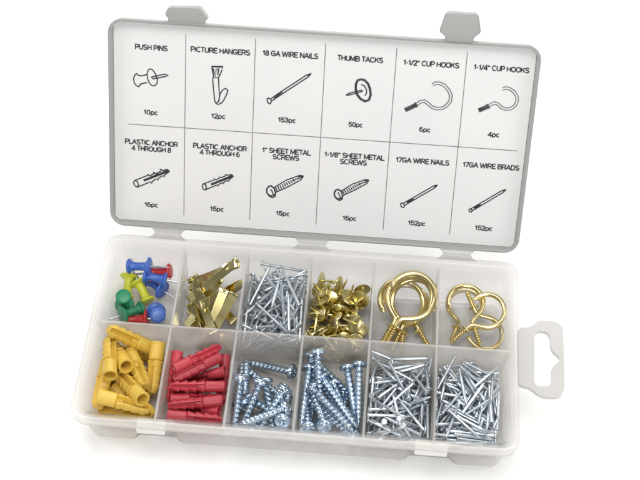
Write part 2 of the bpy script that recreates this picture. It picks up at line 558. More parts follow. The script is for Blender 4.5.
bm = bmesh.new()
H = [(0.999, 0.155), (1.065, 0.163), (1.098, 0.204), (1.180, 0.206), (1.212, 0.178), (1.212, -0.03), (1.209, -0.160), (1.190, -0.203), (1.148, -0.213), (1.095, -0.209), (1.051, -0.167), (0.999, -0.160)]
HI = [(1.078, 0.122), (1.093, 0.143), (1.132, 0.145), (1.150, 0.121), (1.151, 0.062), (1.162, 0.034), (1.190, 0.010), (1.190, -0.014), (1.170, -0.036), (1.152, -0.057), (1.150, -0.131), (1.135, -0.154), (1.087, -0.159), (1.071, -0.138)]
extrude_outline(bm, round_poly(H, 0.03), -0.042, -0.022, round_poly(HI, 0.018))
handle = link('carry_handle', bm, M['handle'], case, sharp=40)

# lid frame: X along the width, Y up the lid, Z towards the viewer
TH = radians(60.685)
LIDM = Matrix.Translation((0, 0.5564, 0.01347)) @ Matrix.Rotation(TH, 4, 'X')
LH = 1.0387
def lid_loop(inset, z, r):
    P = []
    hw, y0, y1 = 1.0 - inset, inset, LH - inset
    for cx, cy, a0 in ((-hw + r, y0 + r, 180), (hw - r, y0 + r, 270), (hw - r, y1 - r, 0), (-hw + r, y1 - r, 90)):
        for k in range(9):
            a = radians(a0 + 90 * k / 8)
            P.append((cx + r * cos(a), cy + r * sin(a), z))
    return P
bm = bmesh.new()
loft(bm, [lid_loop(0.020, -0.066, 0.05), lid_loop(0.010, -0.060, 0.06), lid_loop(0.001, -0.012, 0.072), lid_loop(0.000, -0.006, 0.073), lid_loop(0.003, -0.001, 0.072), lid_loop(0.007, 0.0, 0.068),
          lid_loop(0.011, 0.0, 0.064), lid_loop(0.015, -0.002, 0.058), lid_loop(0.017, -0.007, 0.05), lid_loop(0.019, -0.046, 0.035)])
lid = link('lid', bm, M['lid'], case, sharp=50)
lid.matrix_world = LIDM

def on_lid(name, bm, mat, parent, **k):
    o = link(name, bm, mat, None, **k)
    o.parent = parent
    if parent is case:
        o.matrix_parent_inverse = Matrix.Translation(-case.location)
        o.matrix_basis = LIDM
    return o
lid.matrix_basis = LIDM

# latches: wedge-shaped tabs hinged on the lid's free edge
for P, zz in (([(-0.722, 1.030), (-0.716, 1.052), (-0.735, 1.066), (-0.720, 1.103), (-0.572, 1.110), (-0.532, 1.061), (-0.548, 1.050), (-0.548, 1.030)], (-0.052, -0.004)),
              ([(0.553, 1.030), (0.553, 1.058), (0.523, 1.074), (0.545, 1.160), (0.560, 1.168), (0.680, 1.170), (0.697, 1.160), (0.714, 1.082), (0.683, 1.058), (0.683, 1.030)], (-0.030, 0.006))):
    bm = bmesh.new()
    extrude_outline(bm, round_poly(P, 0.012, 3), zz[0], zz[1])
    o = on_lid('latch', bm, M['lid'], lid, sharp=40)
    soften(o, 0.006, 2)

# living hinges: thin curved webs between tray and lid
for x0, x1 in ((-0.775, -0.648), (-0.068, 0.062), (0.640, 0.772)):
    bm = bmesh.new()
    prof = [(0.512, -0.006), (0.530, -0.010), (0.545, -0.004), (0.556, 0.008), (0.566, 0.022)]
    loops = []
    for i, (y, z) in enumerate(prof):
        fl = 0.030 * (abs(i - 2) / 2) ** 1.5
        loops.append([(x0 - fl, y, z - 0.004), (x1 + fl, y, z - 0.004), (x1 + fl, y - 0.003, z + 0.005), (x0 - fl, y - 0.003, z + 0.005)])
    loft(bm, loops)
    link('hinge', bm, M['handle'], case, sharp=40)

# the printed card in the lid
bm = bmesh.new()
cp = [(p[0], p[1]) for p in lid_loop(0.0205, 0, 0.02)]
extrude_outline(bm, cp, -0.0455, -0.038)
card = on_lid('label_card', bm, M['card'], case, smooth=False)
INK_Z = -0.0368

def ribbon(bm, pts, w, lift=0.0):
    P = [Vector((p[0], p[1], INK_Z + lift)) for p in pts]
    loops = []
    for i, p in enumerate(P):
        a, b = P[max(i - 1, 0)], P[min(i + 1, len(P) - 1)]
        t = (b - a).normalized() if (b - a).length > 1e-6 else Vector((1, 0, 0))
        nrm = Vector((-t.y, t.x, 0)) * w / 2
        if 0 < i < len(P) - 1:                       # mitred corner
            d = (P[i] - a).normalized().dot(t)
            nrm = nrm / max(d, 0.7)
        loops.append((bm.verts.new(p - nrm), bm.verts.new(p + nrm)))
    for (a, b), (c, d) in zip(loops, loops[1:]):
        bm.faces.new((a, c, d, b))

bm = bmesh.new()
for x in (-0.6405, -0.3155, 0.010, 0.339, 0.6635):
    ribbon(bm, [(x, 0.066), (x, 0.520)], 0.0032)
    ribbon(bm, [(x, 0.520), (x, 0.977)], 0.0032)
xs = [-0.914, -0.6426, -0.6384, -0.3176, -0.3134, 0.0079, 0.0121, 0.3369, 0.3411, 0.6614, 0.6656, 0.946]
for k in range(0, 12, 2):
    ribbon(bm, [(xs[k], 0.517), (xs[k + 1], 0.517)], 0.0032)
on_lid('printed_grid', bm, M['grey_ink'], card, smooth=False)

def arc(cx, cy, rx, ry, a0, a1, n=9):
    return [(cx + rx * cos(radians(a0 + (a1 - a0) * k / n)), cy + ry * sin(radians(a0 + (a1 - a0) * k / n))) for k in range(n + 1)]
# bold grotesque capitals as pen strokes: (advance width, strokes); height 0 to 1
GLYPH = {
    ' ': (.34, []),
    'A': (.82, [[(.04, 0), (.41, 1), (.78, 0)], [(.17, .32), (.65, .32)]]),
    'B': (.78, [[(.10, 0), (.10, 1), (.42, 1)] + arc(.44, .77, .24, .23, 90, -90) + [(.10, .54)], [(.42, .54)] + arc(.46, .27, .27, .27, 90, -90) + [(.10, 0)]]),
    'C': (.82, [arc(.43, .5, .35, .5, 42, 318, 14)]),
    'D': (.82, [[(.10, 0), (.10, 1), (.36, 1)] + arc(.38, .5, .37, .5, 90, -90, 12) + [(.10, 0)]]),
    'E': (.70, [[(.64, 1), (.10, 1), (.10, 0), (.65, 0)], [(.10, .52), (.59, .52)]]),
    'G': (.86, [arc(.43, .5, .35, .5, 45, 340, 14) + [(.77, .44), (.47, .44)]]),
    'H': (.80, [[(.10, 0), (.10, 1)], [(.70, 0), (.70, 1)], [(.10, .52), (.70, .52)]]),
    'I': (.28, [[(.14, 0), (.14, 1)]]),
    'K': (.80, [[(.10, 0), (.10, 1)], [(.72, 1), (.12, .42)], [(.34, .62), (.76, 0)]]),
    'L': (.64, [[(.10, 1), (.10, 0), (.62, 0)]]),
    'M': (.96, [[(.10, 0), (.10, 1), (.48, .12), (.86, 1), (.86, 0)]]),
    'N': (.82, [[(.10, 0), (.10, 1), (.72, 0), (.72, 1)]]),
    'O': (.88, [arc(.44, .5, .36, .5, 90, 450, 20)]),
    'P': (.74, [[(.10, 0), (.10, 1), (.42, 1)] + arc(.42, .72, .26, .28, 90, -90) + [(.10, .44)]]),
    'R': (.80, [[(.10, 0), (.10, 1), (.44, 1)] + arc(.44, .73, .26, .27, 90, -90) + [(.10, .46)], [(.46, .46), (.73, 0)]]),
    'S': (.76, [arc(.38, .75, .28, .25, 25, 270, 9) + arc(.38, .25, .30, .25, 90, -155, 9)]),
    'T': (.70, [[(.35, 0), (.35, 1)], [(.02, 1), (.68, 1)]]),
    'U': (.80, [[(.10, 1), (.10, .34)] + arc(.40, .32, .30, .32, 180, 360, 9) + [(.70, 1)]]),
    'W': (1.08, [[(.04, 1), (.28, 0), (.54, .92), (.80, 0), (1.04, 1)]]),
    '0': (.68, [arc(.34, .5, .25, .5, 90, 450, 18)]),
    '1': (.48, [[(.04, .72), (.20, .80), (.28, .96)], [(.31, 0), (.31, 1.06)]]),
    '2': (.68, [arc(.34, .72, .25, .28, 165, -25, 8) + [(.08, 0), (.61, 0)]]),
    '3': (.68, [arc(.33, .76, .24, .24, 155, -90, 8) + arc(.33, .26, .26, .26, 90, -155, 8)]),
    '4': (.68, [[(.48, 0), (.48, 1), (.05, .26), (.64, .26)]]),
    '5': (.68, [[(.58, 1), (.16, 1), (.11, .50)] + arc(.34, .32, .26, .32, 130, -150, 9)]),
    '6': (.68, [arc(.34, .31, .25, .31, 90, 450, 14), [(.09, .31)] + arc(.38, .5, .29, .5, 175, 60, 7)]),
    '7': (.64, [[(.06, 1), (.58, 1), (.24, 0)]]),
    '8': (.68, [arc(.34, .76, .22, .24, 90, 450, 12), arc(.34, .26, .26, .26, 90, 450, 12)]),
    'p': (.66, [[(.10, -.28), (.10, .72)], arc(.34, .36, .24, .36, 90, 450, 14)]),
    'c': (.60, [arc(.33, .36, .24, .36, 45, 315, 10)]),
    '-': (.42, [[(.07, .42), (.35, .42)]]),
    '/': (.46, [[(.04, -.04), (.42, 1.04)]]),
    '"': (.46, [[(.10, 1.02), (.10, .70)], [(.34, 1.02), (.34, .70)]]),
}
def printed(name, s, x, v, width, cap):
    total = sum(GLYPH[c][0] for c in s) - .1
    sx = width / total
    pen = cap * 0.205
    bm = bmesh.new()
    at, n = -0.05, 0
    for c in s:
        adv, strokes = GLYPH[c]
        for st in strokes:
            P = [((px + at) * sx + x - width / 2, (py - .5) * cap * .88 + v) for px, py in st]
            P = [p for i, p in enumerate(P) if i == 0 or (Vector(p) - Vector(P[i - 1])).length > 1e-5]
            runs = [[P[0]]]                              # lift the pen at sharp corners
            for i in range(1, len(P)):
                runs[-1].append(P[i])
                if i < len(P) - 1:
                    d0, d1 = Vector(P[i]) - Vector(P[i - 1]), Vector(P[i + 1]) - Vector(P[i])
                    if d0.angle(d1) > radians(50): runs.append([P[i]])
            for run in runs:
                e0 = (Vector(run[0]) - Vector(run[1])).normalized() * pen * .38
                e1 = (Vector(run[-1]) - Vector(run[-2])).normalized() * pen * .38
                if len(runs) > 1:
                    run[0] = tuple(Vector(run[0]) + e0); run[-1] = tuple(Vector(run[-1]) + e1)
                ribbon(bm, run, pen, 0.00004 * (n % 12))
                n += 1
        at += adv
    o = link(name, bm, M['ink'], card, smooth=False)
    return o

CAP = 0.0255
for s, x, v, w in (('PUSH PINS', -.802, .900, .151), ('PICTURE HANGERS', -.478, .906, .276), ('18 GA WIRE NAILS', -.151, .911, .257), ('THUMB TACKS', .174, .912, .210),
                   ('1-1/2" CUP HOOKS', .503, .911, .256), ('1-1/4" CUP HOOKS', .827, .911, .253),
                   ('PLASTIC ANCHOR', -.801, .430, .254), ('4 THROUGH 8', -.801, .398, .188), ('PLASTIC ANCHOR', -.470, .432, .257), ('4 THROUGH 6', -.470, .401, .190),
                   ('1" SHEET METAL', -.150, .434, .230), ('SCREWS', -.151, .403, .125), ('1-1/8" SHEET METAL', .176, .434, .284), ('SCREWS', .173, .403, .127),
                   ('17GA WIRE NAILS', .502, .432, .252), ('17GA WIRE BRADS', .828, .431, .266)):
    printed('heading', s, x, v, w, CAP)
for s, x, v in (('10pc', -.804, .583), ('12pc', -.481, .587), ('153pc', -.154, .591), ('50pc', .172, .592), ('6pc', .500, .591), ('4pc', .824, .590),
                ('16pc', -.801, .109), ('15pc', -.478, .111), ('15pc', -.154, .112), ('16pc', .172, .112), ('152pc', .500, .111), ('152pc', .825, .110)):
    printed('count_text', s, x, v, {3: .052, 4: .066, 5: .083}[len(s)], 0.024)

DRAWINGS = {
 'push_pin': [[[-0.805,0.798],[-0.794,0.791],[-0.782,0.774],[-0.773,0.75],[-0.774,0.729],[-0.785,0.716],[-0.797,0.715],[-0.81,0.726],[-0.819,0.747],[-0.822,0.771],[-0.817,0.79],[-0.805,0.798]],[[-0.865,0.762],[-0.85,0.76],[-0.835,0.763],[-0.822,0.77]],[[-0.856,0.719],[-0.841,0.724],[-0.82,0.729]],[[-0.865,0.762],[-0.871,0.769],[-0.88,0.762],[-0.886,0.745],[-0.883,0.724],[-0.873,0.71],[-0.861,0.706],[-0.853,0.717]],[[-0.802,0.757],[-0.773,0.766],[-0.737,0.776],[-0.722,0.771],[-0.737,0.764],[-0.794,0.749],[-0.802,0.757]]],
 'hanger': [[[-0.517,0.829],[-0.464,0.832],[-0.471,0.808],[-0.484,0.776],[-0.506,0.775],[-0.517,0.829]],[[-0.511,0.82],[-0.498,0.782],[-0.496,0.818],[-0.484,0.822],[-0.488,0.788]],[[-0.517,0.828],[-0.464,0.829]],[[-0.512,0.775],[-0.506,0.714],[-0.5,0.665],[-0.494,0.65]],[[-0.484,0.776],[-0.481,0.728],[-0.477,0.691]],[[-0.494,0.65],[-0.481,0.66],[-0.475,0.698],[-0.461,0.72],[-0.45,0.727],[-0.439,0.719],[-0.443,0.7],[-0.457,0.668],[-0.469,0.652],[-0.484,0.645],[-0.494,0.65]]],
 'nail18': [[[-0.253,0.689],[-0.245,0.694],[-0.234,0.687],[-0.231,0.675],[-0.238,0.665],[-0.248,0.671],[-0.253,0.689]],[[-0.234,0.691],[-0.193,0.725],[-0.073,0.817],[-0.05,0.827]],[[-0.229,0.681],[-0.175,0.724],[-0.064,0.809],[-0.05,0.827]],[[-0.221,0.694],[-0.187,0.721]],[[-0.212,0.703],[-0.181,0.728]],[[-0.068,0.815],[-0.053,0.825]]],
 'tack': [[[0.184,0.816],[0.202,0.811],[0.218,0.795],[0.229,0.769],[0.233,0.742],[0.226,0.717],[0.209,0.71],[0.187,0.72],[0.17,0.74],[0.162,0.764],[0.161,0.791],[0.168,0.809],[0.184,0.816]],[[0.186,0.79],[0.201,0.785],[0.212,0.767],[0.213,0.749],[0.207,0.737]],[[0.118,0.733],[0.13,0.743],[0.188,0.763]],[[0.118,0.733],[0.136,0.736],[0.191,0.756]],[[0.188,0.763],[0.194,0.76],[0.191,0.756]]],
 'anchorA': [[[-0.883,0.23],[-0.87,0.226],[-0.864,0.207],[-0.87,0.196],[-0.882,0.202],[-0.889,0.218],[-0.883,0.23]],[[-0.883,0.23],[-0.818,0.262],[-0.821,0.267],[-0.808,0.26],[-0.787,0.274],[-0.793,0.279],[-0.778,0.272],[-0.753,0.29],[-0.76,0.298],[-0.744,0.292],[-0.723,0.3],[-0.712,0.29]],[[-0.87,0.196],[-0.805,0.229],[-0.802,0.221],[-0.793,0.235],[-0.778,0.246],[-0.772,0.24],[-0.764,0.253],[-0.744,0.266],[-0.741,0.258],[-0.734,0.272],[-0.712,0.29]],[[-0.839,0.233],[-0.717,0.292]],[[-0.808,0.25],[-0.723,0.295]]],
 'anchorB': [[[-0.548,0.237],[-0.536,0.235],[-0.531,0.215],[-0.539,0.206],[-0.548,0.212],[-0.552,0.225],[-0.548,0.237]],[[-0.548,0.237],[-0.494,0.262],[-0.497,0.268],[-0.486,0.264],[-0.47,0.272],[-0.472,0.278],[-0.461,0.276],[-0.44,0.287],[-0.442,0.293],[-0.431,0.291],[-0.409,0.296],[-0.401,0.287]],[[-0.539,0.206],[-0.481,0.237],[-0.477,0.231],[-0.471,0.241],[-0.455,0.25],[-0.45,0.246],[-0.445,0.256],[-0.43,0.264],[-0.425,0.259],[-0.42,0.271],[-0.401,0.287]],[[-0.509,0.237],[-0.406,0.288]],[[-0.481,0.254],[-0.409,0.291]]],
 'screwA': [[[-0.229,0.249],[-0.217,0.252],[-0.201,0.24],[-0.194,0.218],[-0.197,0.198],[-0.208,0.192],[-0.224,0.199],[-0.237,0.215],[-0.237,0.234],[-0.229,0.249]],[[-0.219,0.236],[-0.209,0.22],[-0.202,0.201]],[[-0.233,0.208],[-0.215,0.2],[-0.198,0.208]],[[-0.204,0.243],[-0.145,0.287],[-0.08,0.317],[-0.063,0.315]],[[-0.192,0.221],[-0.132,0.255],[-0.073,0.295],[-0.063,0.315]],[[-0.089,0.31],[-0.067,0.312]],[[-0.085,0.299],[-0.066,0.311]],[[-0.115,0.286],[-0.084,0.303]],[[-0.195,0.246],[-0.186,0.227]],[[-0.185,0.252],[-0.176,0.234]],[[-0.175,0.258],[-0.166,0.241]],[[-0.165,0.264],[-0.156,0.248]],[[-0.155,0.27],[-0.146,0.255]],[[-0.145,0.276],[-0.136,0.261]],[[-0.135,0.282],[-0.125,0.268]],[[-0.125,0.288],[-0.115,0.275]],[[-0.114,0.295],[-0.105,0.282]]],
 'screwB': [[[0.099,0.256],[0.11,0.258],[0.125,0.247],[0.132,0.226],[0.129,0.208],[0.119,0.202],[0.104,0.209],[0.092,0.223],[0.091,0.242],[0.099,0.256]],[[0.108,0.243],[0.117,0.228],[0.124,0.21]],[[0.095,0.217],[0.113,0.209],[0.128,0.217]],[[0.122,0.25],[0.176,0.291],[0.237,0.319],[0.253,0.317]],[[0.133,0.229],[0.189,0.261],[0.244,0.299],[0.253,0.317]],[[0.229,0.313],[0.248,0.314]],[[0.232,0.302],[0.249,0.313]],[[0.204,0.29],[0.233,0.306]],[[0.13,0.252],[0.139,0.235]],[[0.139,0.258],[0.148,0.241]],[[0.149,0.264],[0.158,0.248]],[[0.158,0.27],[0.167,0.254]],[[0.167,0.275],[0.176,0.261]],[[0.177,0.281],[0.185,0.267]],[[0.186,0.287],[0.195,0.273]],[[0.195,0.292],[0.204,0.28]],[[0.205,0.298],[0.213,0.286]]],
 'hookA': [[[0.517,0.811],[0.53,0.821],[0.548,0.822],[0.572,0.813],[0.594,0.791],[0.607,0.765],[0.605,0.737],[0.59,0.715],[0.57,0.701],[0.547,0.698],[0.523,0.704],[0.502,0.721],[0.486,0.73],[0.468,0.726],[0.452,0.713]],[[0.399,0.68],[0.452,0.711]],[[0.44,0.72],[0.456,0.699]]],
 'hookB': [[[0.842,0.814],[0.855,0.821],[0.873,0.818],[0.895,0.806],[0.912,0.783],[0.915,0.759],[0.908,0.738],[0.889,0.722],[0.866,0.718],[0.845,0.725],[0.829,0.74],[0.815,0.745],[0.8,0.739],[0.788,0.729]],[[0.742,0.703],[0.788,0.728]],[[0.775,0.737],[0.792,0.716]]],
 'nail17': [[[0.427,0.21],[0.565,0.311],[0.583,0.317]],[[0.434,0.2],[0.571,0.301],[0.583,0.317]],[[0.568,0.306],[0.583,0.317]],[[0.442,0.216],[0.472,0.238]],[[0.447,0.214],[0.479,0.238]],[[0.431,0.205],[0.433,0.199],[0.433,0.193],[0.431,0.189],[0.426,0.188],[0.421,0.19],[0.417,0.195],[0.414,0.201],[0.414,0.206],[0.417,0.21],[0.421,0.212],[0.426,0.209],[0.431,0.205]]],
 'brad': [[[0.751,0.204],[0.893,0.312],[0.911,0.318]],[[0.758,0.194],[0.9,0.303],[0.911,0.318]],[[0.897,0.308],[0.911,0.318]],[[0.766,0.211],[0.795,0.233]],[[0.771,0.208],[0.802,0.232]],[[0.758,0.202],[0.76,0.196],[0.759,0.192],[0.756,0.189],[0.751,0.19],[0.747,0.193],[0.745,0.199],[0.746,0.203],[0.749,0.206],[0.754,0.205],[0.758,0.202]]],
}

HEAVY = {'tack': (0,), 'screwA': (0,), 'screwB': (0,)}
for key, strokes in DRAWINGS.items():
    bm = bmesh.new()
    for i, st in enumerate(strokes):
        w = 0.0055
        if key == 'tack' and i == 0: w = 0.011
        if key.startswith('hook'):
            if i == 0: w = 0.017 if key == 'hookA' else 0.016
            if i == 1: w = 0.022
            if i == 2: w = 0.008
        if key.startswith('screw') and i == 0: w = 0.0075
        if key.startswith('anchor') and i == 3: w = 0.012
        ribbon(bm, st, w)
    if key.startswith('hook'):
        o = on_lid('printed_drawing', bm, M['grey_ink'], card, smooth=False)
    else:
        on_lid('printed_drawing', bm, M['ink'], card, smooth=False)
INK_Z += 0.0004
for key in ('hookA', 'hookB'):                     # pale centre of the drawn wire, dark drawn thread
    bm = bmesh.new(); ribbon(bm, DRAWINGS[key][0], 0.006)
    on_lid('printed_drawing', bm, M['card'], card, smooth=False)
    bm = bmesh.new(); a, b = DRAWINGS[key][1]; ribbon(bm, [a, b], 0.016)
    on_lid('printed_drawing', bm, M['ink'], card, smooth=False)

# ---------------------------------------------------------------- PLACE: every loose piece in the compartments
LABELS = {
 "nail18": [
  "bright steel wire nail lying in the tangled heap of the back row compartment",
  "steel wire nail standing against the back wall behind its heap",
  "topmost steel wire nail crossing the heap in the back row"
 ],
 "nail17": [
  "short steel wire nail in the tangled heap beside the zinc screws"
 ],
 "brad": [
  "small-headed steel brad in the tangled heap in the front right corner compartment"
 ],
 "tack": [
  "brass thumb tack in the jumbled heap of tacks beside the cup hooks"
 ]
}
GROUPS = {
 "nail18": "wire nails heaped in the middle back compartment",
 "nail17": "short wire nails heaped in the front compartment",
 "brad": "wire brads heaped in the front right compartment",
 "tack": "brass thumb tacks heaped in one compartment",
 "screwA": "zinc sheet metal screws in the front compartment",
 "screwB": "long zinc sheet metal screws in the front compartment",
 "anchorY": "yellow plastic wall anchors",
 "anchorR": "red plastic wall anchors",
 "pin_blue": "coloured push pins",
 "pin_green": "coloured push pins",
 "pin_red": "coloured push pins",
 "pin_lime": "coloured push pins",
 "hanger": "brass picture hangers",
 "hookL": "large brass cup hooks",
 "hookS": "small brass cup hooks"
}
